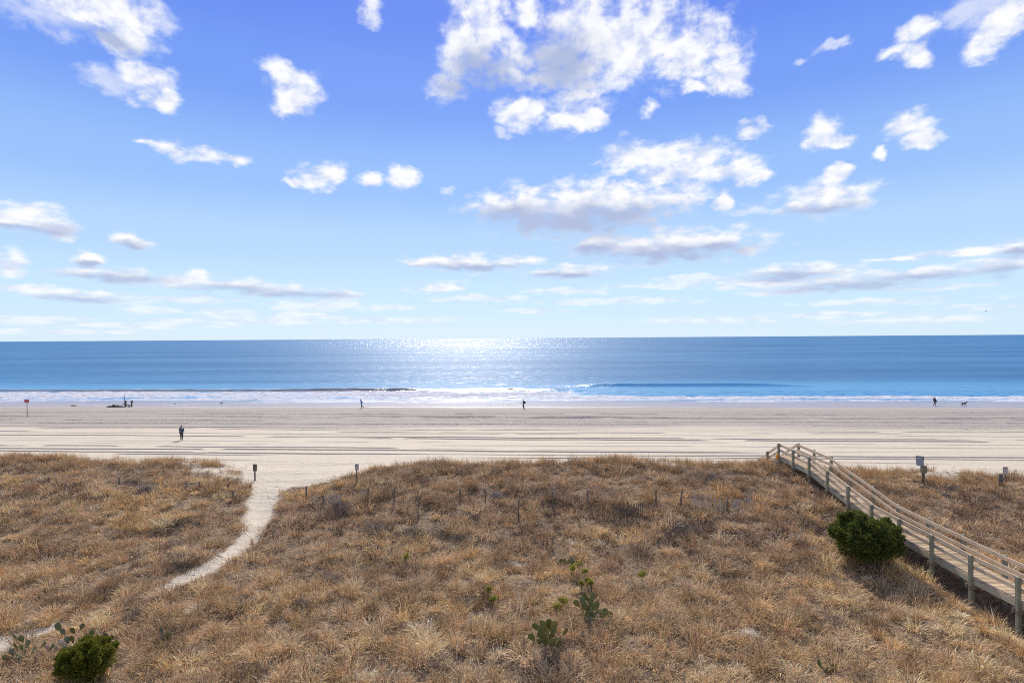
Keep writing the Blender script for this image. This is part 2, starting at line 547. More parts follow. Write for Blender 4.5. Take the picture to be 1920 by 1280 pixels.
def build_world():
    w = bpy.data.worlds.new('World')
    scene.world = w
    w.use_nodes = True
    nt = w.node_tree
    nt.nodes.clear()
    sky = N(nt, 'ShaderNodeTexSky')
    sky.sky_type = 'NISHITA'
    sky.sun_disc = False
    sky.sun_elevation = R(SUN_EL)
    sky.sun_rotation = R(SUN_AZ)
    sky.altitude = 0
    sky.air_density = SKY_AIR
    sky.dust_density = SKY_DUST
    sky.ozone_density = SKY_OZONE
    hsv = N(nt, 'ShaderNodeHueSaturation')
    hsv.inputs['Hue'].default_value = SKY_HUE
    hsv.inputs['Saturation'].default_value = SKY_SAT
    L(nt, sky.outputs[0], hsv.inputs['Color'])
    # direction -> azimuth and elevation in degrees
    tc = N(nt, 'ShaderNodeTexCoord')
    D = tc.outputs['Generated']
    sx = N(nt, 'ShaderNodeSeparateXYZ')
    L(nt, D, sx.inputs[0])
    az = math_n(nt, 'MULTIPLY', math_n(nt, 'ARCTAN2', sx.outputs[0], sx.outputs[1]), 180 / math.pi)
    el = math_n(nt, 'MULTIPLY', math_n(nt, 'ARCSINE', sx.outputs[2]), 180 / math.pi)
    # the sky's own colours by elevation, laid over the physical sky
    ramp = N(nt, 'ShaderNodeValToRGB')
    L(nt, math_n(nt, 'DIVIDE', math_n(nt, 'MAXIMUM', el, 0.0), 60.0), ramp.inputs[0])
    cr = ramp.color_ramp
    cr.interpolation = 'EASE'
    while len(cr.elements) < len(SKY_RAMP):
        cr.elements.new(.5)
    for e_, (e, c) in zip(cr.elements, SKY_RAMP):
        e_.position = e / 60.0
        e_.color = (c[0] * 10.6, c[1] * 10.6, c[2] * 11.2, 1)
    skyc = mixc(nt, SKY_MIX, hsv.outputs[0], ramp.outputs[0])
    bg = N(nt, 'ShaderNodeBackground')
    bg.inputs['Strength'].default_value = SKY_STR
    L(nt, skyc, bg.inputs['Color'])
    cb = N(nt, 'ShaderNodeCombineXYZ')
    L(nt, az, cb.inputs[0])
    L(nt, el, cb.inputs[1])
    p0 = cb.outputs[0]
    # noise in the same degrees, flattened towards the horizon
    elf = math_n(nt, 'MULTIPLY', math_n(nt, 'POWER', math_n(nt, 'MAXIMUM', el, .01), .6), 8.4)
    cn = N(nt, 'ShaderNodeCombineXYZ')
    L(nt, az, cn.inputs[0])
    L(nt, elf, cn.inputs[1])
    nw = noise_n(nt, cn.outputs[0], .42, 3, .5)
    nd = noise_n(nt, cn.outputs[0], .40, 9, .58, .1)
    nsh = noise_n(nt, cn.outputs[0], .45, 3, .5)
    # warp
    sub = N(nt, 'ShaderNodeVectorMath', operation='SUBTRACT')
    L(nt, nw.outputs['Color'], sub.inputs[0])
    sub.inputs[1].default_value = (.5, .5, .5)
    wam = N(nt, 'ShaderNodeCombineXYZ')
    L(nt, maprange(nt, el, 1, 14, .8, 2.2, False), wam.inputs[0])
    L(nt, maprange(nt, el, 1, 14, .25, 2.2, False), wam.inputs[1])
    wp = N(nt, 'ShaderNodeVectorMath', operation='MULTIPLY_ADD')
    L(nt, sub.outputs[0], wp.inputs[0])
    L(nt, wam.outputs[0], wp.inputs[1])
    L(nt, p0, wp.inputs[2])
    p = wp.outputs[0]

    def field(txt, grow=1.0):
        acc = None
        for part in txt.replace('\n', '').split(';'):
            cx, cy, rx, ry = (float(t) for t in part.split())
            d = ray(cx, cy).normalized()
            d1 = ray(cx + rx, cy).normalized()
            d2 = ray(cx, cy - ry).normalized()
            a = math.degrees(math.atan2(d.x, d.y))
            e = math.degrees(math.asin(d.z))
            ra = abs(math.degrees(math.atan2(d1.x, d1.y)) - a) * grow
            re = abs(math.degrees(math.asin(d2.z)) - e) * grow
            ma = N(nt, 'ShaderNodeVectorMath', operation='MULTIPLY_ADD')
            L(nt, p, ma.inputs[0])
            ma.inputs[1].default_value = (1 / ra, 1 / re, 0)
            ma.inputs[2].default_value = (-a / ra, -e / re, 0)
            ln = N(nt, 'ShaderNodeVectorMath', operation='LENGTH')
            L(nt, ma.outputs[0], ln.inputs[0])
            v = ln.outputs['Value']
            if acc is None:
                acc = v
            else:
                acc = math_n(nt, 'SMOOTH_MIN', acc, v, .25)
        return acc
    dn = math_n(nt, 'SUBTRACT', nd.outputs[0], .5)
    fA = math_n(nt, 'MULTIPLY_ADD', dn, -2.0, field(CLOUDS, 1.1))
    fB = math_n(nt, 'MULTIPLY_ADD', dn, -2.6, field(FAINT))
    fS = math_n(nt, 'MULTIPLY_ADD', math_n(nt, 'SUBTRACT', nsh.outputs[0], .5), -.9, field(SHADE, 1.3))
    aA = math_n(nt, 'MULTIPLY', maprange(nt, fA, 1.24, .34), maprange(nt, nd.outputs[0], .32, .55, .74, 1.0))
    aA = math_n(nt, 'MULTIPLY', aA, maprange(nt, el, .5, 7.0, .62, .97, False))
    aB = math_n(nt, 'MULTIPLY', maprange(nt, fB, 1.4, .4), .55)
    alpha = math_n(nt, 'MAXIMUM', aA, aB)
    # unseen broken cloud added overhead and behind to turn blue ambient light neutral
    ng = noise_n(nt, D, 2.6, 5, .6)
    reg = math_n(nt, 'MAXIMUM', maprange(nt, el, 36., 46.), math_n(nt, 'MULTIPLY', maprange(nt, math_n(nt, 'ABSOLUTE', az), 52., 66.), maprange(nt, el, 2., 12.)))
    aG = math_n(nt, 'MULTIPLY', reg, maprange(nt, ng.outputs[0], .40, .56, 0, .62))
    alpha = math_n(nt, 'MAXIMUM', alpha, aG)
    sh = maprange(nt, fS, 1.45, .25)
    # billows: brighter where the cloud swells, a little blue in the hollows
    bil = maprange(nt, math_n(nt, 'ADD', math_n(nt, 'MULTIPLY', nd.outputs[0], .6), math_n(nt, 'MULTIPLY', nsh.outputs[0], .4)), .38, .58)
    lit = mixc(nt, bil, CLOUD_MID, CLOUD_LIT)
    ccol = mixc(nt, math_n(nt, 'MULTIPLY', sh, 1.0), lit, CLOUD_DARK)
    bg2 = N(nt, 'ShaderNodeBackground')
    bg2.inputs['Strength'].default_value = CLOUD_STR
    L(nt, ccol, bg2.inputs['Color'])
    mx = N(nt, 'ShaderNodeMixShader')
    up = maprange(nt, el, 0.0, .8)
    L(nt, math_n(nt, 'MULTIPLY', alpha, up), mx.inputs[0])
    L(nt, bg.outputs[0], mx.inputs[1])
    L(nt, bg2.outputs[0], mx.inputs[2])
    out = N(nt, 'ShaderNodeOutputWorld')
    L(nt, mx.outputs[0], out.inputs['Surface'])
    w.cycles.sampling_method = 'MANUAL'
    w.cycles.sample_map_resolution = 512


SKY_AIR, SKY_DUST, SKY_OZONE = 1.0, 0.3, 4.0
SKY_MIX = .92
SKY_RAMP = [(0, (.50, .63, .70)), (4, (.44, .60, .72)), (9, (.36, .52, .70)), (15, (.24, .40, .69)), (23, (.135, .26, .66)), (30, (.095, .19, .63)), (58, (.06, .13, .5))]
SKY_HUE, SKY_SAT, SKY_STR = .5, 1.0, .10
CLOUD_STR = .80
CLOUD_LIT, CLOUD_MID, CLOUD_DARK = (1.0, 1.0, 1.0), (.70, .76, .93), (.45, .52, .73)
build_world()

sun_d = bpy.data.lights.new('sun', 'SUN')
sun_d.energy = 5.0
sun_d.angle = R(.5)
sun_d.color = (1.0, .93, .83)
sun = bpy.data.objects.new('sun', sun_d)
sun.rotation_euler = (-sun_dir).to_track_quat('-Z', 'Y').to_euler()
col.objects.link(sun)

scene.view_settings.view_transform = 'Standard'
scene.view_settings.look = 'None'
scene.view_settings.exposure = EXPO = 0.35
scene.view_settings.gamma = 1.0
scene.render.engine = 'CYCLES'
scene.cycles.use_denoising = False
scene.cycles.filter_width = 1.05
scene.cycles.max_bounces = 6
scene.cycles.transparent_max_bounces = 8
scene.cycles.sample_clamp_indirect = 8


# ------------------------------------------------------------------ dry grass
def blade_mesh(name, px, py, pz, az, lean, ln, w, droop, colr, mat, smooth=False):
    """every blade: a tapered strip of a quad and a tip, bent over by droop"""
    n = len(px)
    ca, sa = np.cos(az), np.sin(az)
    # first half at angle lean from the vertical, second half at lean + droop
    l1, l2 = ln * .55, ln * .45
    x1, z1 = l1 * np.sin(lean), l1 * np.cos(lean)
    x2, z2 = x1 + l2 * np.sin(lean + droop), z1 + l2 * np.cos(lean + droop)
    tw = rng.uniform(-.9, .9, n)
    wx, wy = -sa * np.cos(tw) + ca * np.sin(tw), ca * np.cos(tw) + sa * np.sin(tw)
    P = np.zeros((n, 5, 3), dtype=np.float32)
    for k, (ox, oz, ww) in enumerate(((0, 0, -.5), (0, 0, .5), (x1, z1, .42), (x1, z1, -.42), (x2, z2, 0))):
        P[:, k, 0] = px + ca * ox + wx * w * ww
        P[:, k, 1] = py + sa * ox + wy * w * ww
        P[:, k, 2] = pz + oz
    base = np.arange(n)[:, None] * 5
    q = base + np.array([[0, 1, 2, 3]])
    t = base + np.array([[3, 2, 4]])
    o = mesh_np(name, P.reshape(-1, 3), [q, t], mat, smooth)
    a = o.data.attributes.new('tint', 'FLOAT_COLOR', 'POINT')
    c4 = np.ones((n, 5, 4), dtype=np.float32)
    c4[:, :, :3] = colr[:, None, :]
    a.data.foreach_set('color', c4.ravel())
    return o


def leaf_mat(name, trans=.35, rough=.7):
    m = bpy.data.materials.new(name)
    m.use_nodes = True
    nt = m.node_tree
    nt.nodes.clear()
    a = N(nt, 'ShaderNodeAttribute', attribute_name='tint')
    d = N(nt, 'ShaderNodeBsdfDiffuse')
    t = N(nt, 'ShaderNodeBsdfTranslucent')
    mx = N(nt, 'ShaderNodeMixShader')
    mx.inputs[0].default_value = trans
    L(nt, a.outputs['Color'], d.inputs['Color'])
    L(nt, a.outputs['Color'], t.inputs['Color'])
    L(nt, d.outputs[0], mx.inputs[1])
    L(nt, t.outputs[0], mx.inputs[2])
    o = N(nt, 'ShaderNodeOutputMaterial')
    L(nt, mx.outputs[0], o.inputs['Surface'])
    return m


GRASS_K = 1.46
M_STRAW = leaf_mat('dry grass blades', .12)
PAL = np.array([[.44, .305, .155], [.37, .252, .136], [.47, .345, .19], [.29, .196, .115], [.41, .27, .125], [.25, .17, .108], [.40, .298, .185], [.47, .37, .245]]) * GRASS_K


def in_view(x, y, m=5.0):
    return (np.abs(x) < .93 * y + m) & (y > 15.5)


def scatter(step, x0, x1, y0, y1):
    gx, gy = np.meshgrid(np.arange(x0, x1, step), np.arange(y0, y1, step))
    x = gx.ravel() + rng.uniform(-.5, .5, gx.size) * step * 1.1
    y = gy.ravel() + rng.uniform(-.5, .5, gx.size) * step * 1.1
    return x, y


def build_grass():
    X, Y, AZ, LE, LN, W, DR, C = [], [], [], [], [], [], [], []

    def emit(cx, cy, nb, rad, hgt, wid, lean0, lean1, hue, wind=.0):
        n = len(cx)
        k = np.repeat(np.arange(n), nb)
        m = len(k)
        r = np.sqrt(rng.uniform(0, 1, m)) * rad[k]
        a0 = rng.uniform(0, 2 * np.pi, m)
        X.append(cx[k] + r * np.cos(a0))
        Y.append(cy[k] + r * np.sin(a0))
        az = a0 + rng.normal(0, .7, m)
        AZ.append(az)
        LE.append(np.clip(rng.uniform(lean0, lean1, m), .02, 1.45))
        LN.append(hgt[k] * rng.uniform(.55, 1.25, m))
        W.append(wid[k] * rng.uniform(.7, 1.35, m) * np.where(rng.uniform(0, 1, m) < .15, 1.6, .85))
        DR.append(rng.uniform(.1, .9, m))
        base = PAL[hue[k]] if hue.ndim == 1 else hue[k]
        C.append(np.clip(base * rng.uniform(.55, 1.45, (m, 1)) * (1 + rng.normal(0, .05, (m, 3))), 0, .85))

    def hue_of(x, y):
        p = fbm(x / 4.5, y / 4.5, 401, 3)
        q = fbm(x / 1.6, y / 1.6, 411, 2)
        v = p * .75 + q * .25 + rng.normal(0, .07, len(x))
        h = np.zeros((len(x), 3))
        t = np.clip((v - .36) / .28, 0, 1)
        golden = rng.uniform(0, 1, len(x)) < .9
        A = PAL[np.where(golden, rng.choice([0, 2, 4, 4, 1], len(x)), 7)]
        B = PAL[rng.choice([1, 3, 5, 6, 3], len(x))]
        h = A * t[:, None] + B * (1 - t[:, None])
        # the far and right part of the dune is greyer and darker than the near part
        s = y + SL * x
        g = sstep(30, 40, s) * .34 * sstep(-14, -6, x)
        h = h * (1 - g[:, None] * np.array([.55, .6, .5]))
        return h

    # 1  the matted layer
    for step, y0, y1, nb, wd in ((.25, 15, 27, 20, .014), (.28, 27, 36, 18, .017), (.32, 36, 49.5, 18, .021)):
        x, y = scatter(step, -52, 52, y0, y1)
        k = in_view(x, y)
        x, y = x[k], y[k]
        vm = veg_mask(x, y)
        dens = fbm(x / 1.1, y / 1.1, 421, 3)
        thin = fbm(x / 6, y / 6, 425, 3)
        keep = (rng.uniform(0, 1, len(x)) < vm * (1 - .75 * sstep(.56, .66, thin) * sstep(.5, .4, dens)))
        x, y, dens = x[keep], y[keep], dens[keep]
        n = len(x)
        hg = (.15 + .32 * sstep(.35, .7, dens)) * rng.uniform(.75, 1.25, n)
        emit(x, y, nb, np.full(n, step * .55), hg, np.full(n, wd), .45, 1.4, hue_of(x, y))
    # 2  domed tussocks
    for step, y0, y1, nb, wd in ((.66, 15, 30, 150, .0155), (.74, 30, 47.5, 84, .021)):
        x, y = scatter(step, -52, 52, y0, y1)
        k = in_view(x, y)
        x, y = x[k], y[k]
        keep = rng.uniform(0, 1, len(x)) < (veg_mask(x, y) > .6) * (.5 + .5 * sstep(.38, .58, fbm(x / 3.2, y / 3.2, 431, 3)))
        x, y = x[keep], y[keep]
        n = len(x)
        sz = rng.uniform(0, 1, n) ** 1.6
        emit(x, y, nb, .14 + .30 * sz, .30 + .52 * sz, np.full(n, wd), .06, 1.3, hue_of(x, y) * rng.uniform(.58, 1.3, (n, 1)))
    # 3  fine upright stems along the crest towards the sea
    x = rng.uniform(-50, 50, 9000)
    s = 44.6 + rng.normal(0, 1.1, 9000)
    y = s - SL * x
    v = veg_mask(x, y)
    keep = (rng.uniform(0, 1, len(x)) < np.maximum(v * .8, .10 * (path_sd(x, y) > .2) * (s < 48)) * (.25 + sstep(.4, .6, fbm(x / 2., y / 2., 441, 2)))) & in_view(x, y)
    x, y = x[keep], y[keep]
    n = len(x)
    emit(x, y, 9, rng.uniform(.05, .2, n), rng.uniform(.35, .8, n), np.full(n, .012), .02, .4, PAL[rng.choice([1, 4, 0], n)] * .9)
    # 4  long pale straws leaning over the near dune
    x, y = scatter(.9, -24, 26, 17, 33)
    k = (rng.uniform(0, 1, len(x)) < .6 * sstep(.38, .6, fbm(x / 4, y / 4, 451, 2)) * veg_mask(x, y)) & in_view(x, y)
    x, y = x[k], y[k]
    n = len(x)
    emit(x, y, 4, rng.uniform(.05, .3, n), rng.uniform(.8, 1.35, n), np.full(n, .0085), .15, .85, PAL[np.full(n, 7)] * .9)
    # 5  dark dead growth in drifts
    x, y = scatter(.42, -50, 50, 17, 46)
    k = in_view(x, y)
    x, y = x[k], y[k]
    dk = fbm(x / 2.4, y / 1.8, 461, 3)
    keep = rng.uniform(0, 1, len(x)) < veg_mask(x, y) * sstep(.60, .72, dk)
    x, y = x[keep], y[keep]
    n = len(x)
    emit(x, y, 38, rng.uniform(.1, .3, n), rng.uniform(.25, .5, n), np.full(n, .010), .1, 1.2, np.tile(np.array([[.15, .115, .095]]), (n, 1)))
    X, Y, AZ, LE, LN, W, DR, C = (np.concatenate(t) for t in (X, Y, AZ, LE, LN, W, DR, C))
    Z = ground_z(X, Y) - .02
    print('blades', len(X))
    o = blade_mesh('dry_grass', X, Y, Z, AZ, LE, LN, W, DR, C, M_STRAW)
    o['kind'] = 'stuff'
    tag(o, 'dry tan and brown beach grass covering the dune', 'grass')


build_grass()


# ------------------------------------------------------------------ small mesh builder
class MB:
    def __init__(self):
        self.v, self.f = [], []

    def add(self, vs, fs):
        b = len(self.v)
        self.v += [tuple(p) for p in vs]
        self.f += [tuple(b + i for i in f) for f in fs]

    def frame(self, d, up=(0, 0, 1)):
        d = Vector(d).normalized()
        up = Vector(up)
        if abs(d.dot(up)) > .98:
            up = Vector((0, 1, 0))
        r = d.cross(up).normalized()
        return d, r, r.cross(d).normalized()

    def beam(self, a, b, w, h, up=(0, 0, 1), ch=.006):
        """a board from a to b, w wide across, h along up, with chamfered edges"""
        a, b = Vector(a), Vector(b)
        d, r, u = self.frame(b - a, up)
        w, h = w / 2, h / 2
        ch = min(ch, w * .4, h * .4)
        prof = [(-w + ch, -h), (w - ch, -h), (w, -h + ch), (w, h - ch), (w - ch, h), (-w + ch, h), (-w, h - ch), (-w, -h + ch)]
        vs = []
        ln = (b - a).length
        e = min(ch, ln * .2)
        for t, k in ((0, .93), (e, 1), (ln - e, 1), (ln, .93)):
            vs += [a + d * t + r * (x * k) + u * (y * k) for x, y in prof]
        fs = [tuple(range(7, -1, -1)), tuple(range(24, 32))]
        for s in range(3):
            for i in range(8):
                j = (i + 1) % 8
                fs.append((s * 8 + i, s * 8 + j, s * 8 + 8 + j, s * 8 + 8 + i))
        self.add(vs, fs)

    def tube(self, pts, rad, n=8):
        pts = [Vector(p) for p in pts]
        if not hasattr(rad, '__len__'):
            rad = [rad] * len(pts)
        vs = []
        for i, p in enumerate(pts):
            q = pts[min(i + 1, len(pts) - 1)] - pts[max(i - 1, 0)]
            d, r, u = self.frame(q)
            vs += [p + (r * math.cos(2 * math.pi * k / n) + u * math.sin(2 * math.pi * k / n)) * rad[i] for k in range(n)]
        fs = [tuple(range(n - 1, -1, -1)), tuple(range((len(pts) - 1) * n, len(pts) * n))]
        for s in range(len(pts) - 1):
            for i in range(n):
                j = (i + 1) % n
                fs.append((s * n + i, s * n + j, s * n + n + j, s * n + n + i))
        self.add(vs, fs)

    def blob(self, c, ax, ay, az, n=10, m=7, pear=0.0, seed=None, rough=0.0):
        """ellipsoid with half axes as vectors; pear > 0 narrows its lower end; rough makes it lumpy"""
        c, ax, ay, az = Vector(c), Vector(ax), Vector(ay), Vector(az)
        vs = [c - az]
        for i in range(1, m):
            t = -math.cos(math.pi * i / m)
            rr = math.sqrt(max(0, 1 - t * t)) * (1 - pear * (1 - t) / 2)
            for k in range(n):
                a = 2 * math.pi * k / n
                p = ax * (math.cos(a) * rr) + ay * (math.sin(a) * rr) + az * t
                if rough:
                    p = p * (1 + rough * mnoise.noise(p.normalized() * 2.3 + Vector((seed or 0, 0, 0))))
                vs.append(c + p)
        vs.append(c + az)
        fs = [(0, 1 + (k + 1) % n, 1 + k) for k in range(n)]
        for i in range(m - 2):
            for k in range(n):
                a, b = 1 + i * n + k, 1 + i * n + (k + 1) % n
                fs.append((a, b, b + n, a + n))
        o = 1 + (m - 2) * n
        fs += [(o + k, o + (k + 1) % n, len(vs) - 1) for k in range(n)]
        self.add(vs, fs)

    def quad(self, a, b, c, d):
        self.add([a, b, c, d], [(0, 1, 2, 3)])

    def build(self, name, mat, parent=None, smooth=False, origin=None):
        me = bpy.data.meshes.new(name)
        org = parent['_o'] if parent is not None else (origin if origin is not None else (0, 0, 0))
        org = Vector(org)
        me.from_pydata([tuple(Vector(p) - org) for p in self.v], [], self.f)
        me.update()
        bmm = bmesh.new()
        bmm.from_mesh(me)
        bmesh.ops.recalc_face_normals(bmm, faces=bmm.faces)
        bmm.to_mesh(me)
        bmm.free()
        for p in me.polygons:
            p.use_smooth = smooth
        for m in (mat if isinstance(mat, (list, tuple)) else [mat]):
            me.materials.append(m)
        o = bpy.data.objects.new(name, me)
        col.objects.link(o)
        if parent is not None:
            o.parent = parent
        elif origin is not None:
            o.location = org
        o['_o'] = tuple(org)
        return o


def thing(name, loc, label, cat, group=None):
    o = bpy.data.objects.new(name, None)
    o.empty_display_size = .2
    col.objects.link(o)
    o.location = loc
    o['_o'] = tuple(loc)
    tag(o, label, cat, group)
    return o


def wood(name, c, c2, grain=(1, 1, 1), scale=9.0, rough=.85):
    """weathered timber: long streaks of grain, knots and stains"""
    m, nt, b = new_mat(name)
    tc = N(nt, 'ShaderNodeTexCoord')
    P = tc.outputs['Object']
    n1 = noise_n(nt, mapping(nt, P, grain), scale, 6, .65)
    n2 = noise_n(nt, P, 1.3, 4, .6)
    n3 = noise_n(nt, P, 22., 3, .5)
    c_ = mixc(nt, maprange(nt, n1.outputs[0], .32, .68), c2, c)
    c_ = mixc(nt, maprange(nt, n2.outputs[0], .42, .7, 0, .55), c_, tuple(x * .62 for x in c))
    c_ = mixc(nt, maprange(nt, n3.outputs[0], .66, .74, 0, .7), c_, tuple(x * .35 for x in c))
    L(nt, c_, b.inputs['Base Color'])
    b.inputs['Roughness'].default_value = rough
    b.inputs['Specular IOR Level'].default_value = .2
    bp = N(nt, 'ShaderNodeBump')
    bp.inputs['Strength'].default_value = .4
    bp.inputs['Distance'].default_value = .01
    L(nt, n1.outputs[0], bp.inputs['Height'])
    L(nt, bp.outputs[0], b.inputs['Normal'])
    return m


M_POST = wood('green grey post timber', (.275, .27, .19), (.19, .185, .135), (3, 3, .25))
M_RAIL = wood('pale rail timber', (.66, .515, .35), (.52, .40, .27), (3, .18, 3))
M_DECK = wood('deck planks', (.45, .335, .21), (.33, .245, .155), (.25, 3, 3), 7)
def _planks(m, y0, pitch):
    nt = m.node_tree
    b = nt.nodes['Principled BSDF']
    src = b.inputs['Base Color'].links[0].from_socket
    tc = N(nt, 'ShaderNodeTexCoord')
    sx = N(nt, 'ShaderNodeSeparateXYZ')
    L(nt, tc.outputs['Object'], sx.inputs[0])
    k = math_n(nt, 'FLOOR', math_n(nt, 'DIVIDE', math_n(nt, 'SUBTRACT', sx.outputs[1], y0), pitch))
    wn = N(nt, 'ShaderNodeTexWhiteNoise')
    wn.noise_dimensions = '1D'
    L(nt, k, wn.inputs['W'])
    hs = N(nt, 'ShaderNodeHueSaturation')
    L(nt, src, hs.inputs['Color'])
    L(nt, maprange(nt, wn.outputs['Value'], 0, 1, .62, 1.3, False), hs.inputs['Value'])
    L(nt, hs.outputs[0], b.inputs['Base Color'])


M_STRG = wood('grey green stringer timber', (.46, .42, .295), (.34, .31, .22), (3, .2, 3))
M_BEAM = wood('brown under beam timber', (.25, .205, .15), (.17, .14, .105), (.2, 3, 3))
M_OLD = wood('old fence timber', (.17, .138, .11), (.10, .083, .068), (3, 3, .3))
M_SLAT = wood('grey fence slats', (.40, .385, .37), (.27, .26, .25), (3, 3, .3))
M_METAL = plain('dull grey metal', (.30, .315, .335), .5, .2, 6)
M_STEEL = plain('rusty steel pole', (.17, .15, .14), .6, .4, 12)

# ------------------------------------------------------------------ boardwalk
NEAR_X, FAR_X = 20.0, 21.5


def on_plane(u, v, X):
    d = ray(u, v)
    t = X / d.x
    return d.y * t, CAMZ + d.z * t


def build_boardwalk():
    px_near = [(1909, 1081), (1820, 1040), (1747, 1002), (1686, 972), (1634, 945), (1590, 911), (1551, 882), (1517, 856), (1487, 843), (1460, 831)]
    tops = [on_plane(u, v, NEAR_X) for u, v in px_near]
    d0, z0 = tops[0]
    for k in range(1, 5):
        tops.insert(0, (d0 - 2.3 * k, z0))
    top_y = [t[0] for t in tops]
    top_z = [t[1] for t in tops]
    root = thing('boardwalk', (20.75, d0, 0), 'weathered timber beach boardwalk with post and rail sides over the dune', 'boardwalk')

    def tz(y):
        return float(np.interp(y, top_y, top_z))
    DK = .97
    _planks(M_DECK, top_y[0] - d0, .138)
    ye = top_y[-1] + .35
    # posts
    for X, out in ((NEAR_X, -1), (FAR_X, 1)):
        for y in top_y:
            g = gz(X, y) - .3
            m = MB()
            m.beam((X, y, g), (X, y, tz(y)), .145, .145, (0, 1, 0), .008)
            m.build('post', M_POST, root)
    # rails, on the inner side of the posts, one board to each bay
    for X, s in ((NEAR_X, 1), (FAR_X, -1)):
        xi = X + s * (.0725 + .021)
        for a, b in zip(top_y[:-1], top_y[1:]):
            for dz, h, nm in ((-.12, .19, 'top_rail'), (-.52, .175, 'lower_rail')):
                m = MB()
                m.beam((xi, a + .002, tz(a) + dz), (xi, b - .002, tz(b) + dz), .04, h)
                m.build(nm, M_RAIL, root)
    # stringers
    for X, s in ((NEAR_X, 1), (FAR_X, -1)):
        xi = X + s * (.0725 + .024)
        for a, b in zip(top_y[:-1], top_y[1:]):
            m = MB()
            m.beam((xi, a + .001, tz(a) - DK - .172), (xi, b - .001, tz(b) - DK - .172), .044, .25)
            m.build('stringer', M_STRG, root)
    # deck of cross planks
    m = MB()
    y = top_y[0]
    k = 0
    while y < ye:
        p = .138
        za, zb = tz(y) - DK - .02, tz(y + p) - DK - .02
        j = random.uniform(-.004, .004)
        c0 = Vector((NEAR_X + .08, y + p / 2, (za + zb) / 2 + j))
        m.beam(c0, (FAR_X - .08, y + p / 2, (za + zb) / 2 + j + random.uniform(-.003, .003)), p - .013, .036, (0, -(zb - za), p))
        y += p
        k += 1
    m.build('deck', M_DECK, root)
    # paired cross beams under the deck at each pair of posts, their ends sticking out
    for y in top_y:
        for s in (-1, 1):
            m = MB()
            z = tz(y) - DK - .39
            m.beam((NEAR_X - .16, y + s * (.0725 + .022), z), (FAR_X + .16, y + s * (.0725 + .022), z), .042, .185)
            m.build('cross_beam', M_BEAM, root)
    # stairs down to the beach
    y0, z0 = top_y[-1] + .30, tz(top_y[-1]) - DK
    stepn = 11
    zb = beach_z(np.array([y0 + 3.0 + SL * 20.7]))[0]
    rise = (z0 - zb) / stepn
    run = .29
    for k in range(stepn):
        m = MB()
        m.beam((NEAR_X + .12, y0 + run * (k + .5), z0 - rise * (k + 1) + .02), (FAR_X - .12, y0 + run * (k + .5), z0 - rise * (k + 1) + .02), .27, .038)
        m.build('stair_tread', M_DECK, root)
    y1, z1 = y0 + run * stepn, z0 - rise * stepn
    for X, s in ((NEAR_X, 1), (FAR_X, -1)):
        m = MB()
        m.beam((X + s * .1, y0, z0 - .14), (X + s * .1, y1, z1 - .14), .044, .26)
        m.build('stair_stringer', M_STRG, root)
        ps = []
        for f in (.50, .97):
            yy = y0 + (y1 - y0) * f
            zt = z0 + (z1 - z0) * f + .92
            m = MB()
            m.beam((X, yy, gz(X, yy) - .3), (X, yy, zt), .145, .145, (0, 1, 0), .008)
            m.build('stair_post', M_POST, root)
            ps.append((yy, zt))
        xi = X + s * .0935
        pts = [(top_y[-1], tz(top_y[-1]))] + ps
        for (a, za), (b, zb_) in zip(pts[:-1], pts[1:]):
            for dz, h, nm in ((-.12, .19, 'stair_rail'), (-.52, .175, 'stair_rail')):
                m = MB()
                m.beam((xi, a + .003, za + dz), (xi, b - .003, zb_ + dz), .04, h)
                m.build(nm, M_RAIL, root)
    return top_y, tz


BW_Y, BW_TZ = build_boardwalk()

# a bright orange float tied to the stair rail and a grey board leaning below it
yb = BW_Y[-1]
p = at(1457, 856, yb - .2)
mm = MB()
mm.blob(p, (.125, 0, 0), (0, .09, 0), (0, 0, .2), 14, 9, .25)
mm.tube([p + Vector((0, 0, .19)), p + Vector((.02, .03, .34))], .012, 6)
tag(mm.build('float', plain('orange plastic', (.85, .33, .02), .5, .15, 5), None, True, p), 'small bright orange float hanging at the top of the boardwalk stairs', 'float')
p = at(1454, 870, yb - .25)
mm = MB()
mm.beam(p + Vector((-.31, 0, 0)), p + Vector((.31, .0, 0)), .05, .55, (0, .15, 1))
mm.beam(p + Vector((-.27, -.04, 0)), p + Vector((-.27, -.04, .01)), .06, .05)
mm.beam(p + Vector((-.2, .02, -.8)), p + Vector((-.2, .02, .1)), .05, .05)
mm.beam(p + Vector((.2, .02, -.8)), p + Vector((.2, .02, .1)), .05, .05)
tag(mm.build('board', plain('grey painted board', (.38, .36, .37), .8, .15, 4), None, False, p), 'square grey board standing in the grass below the orange float', 'board')

# ------------------------------------------------------------------ shrubs


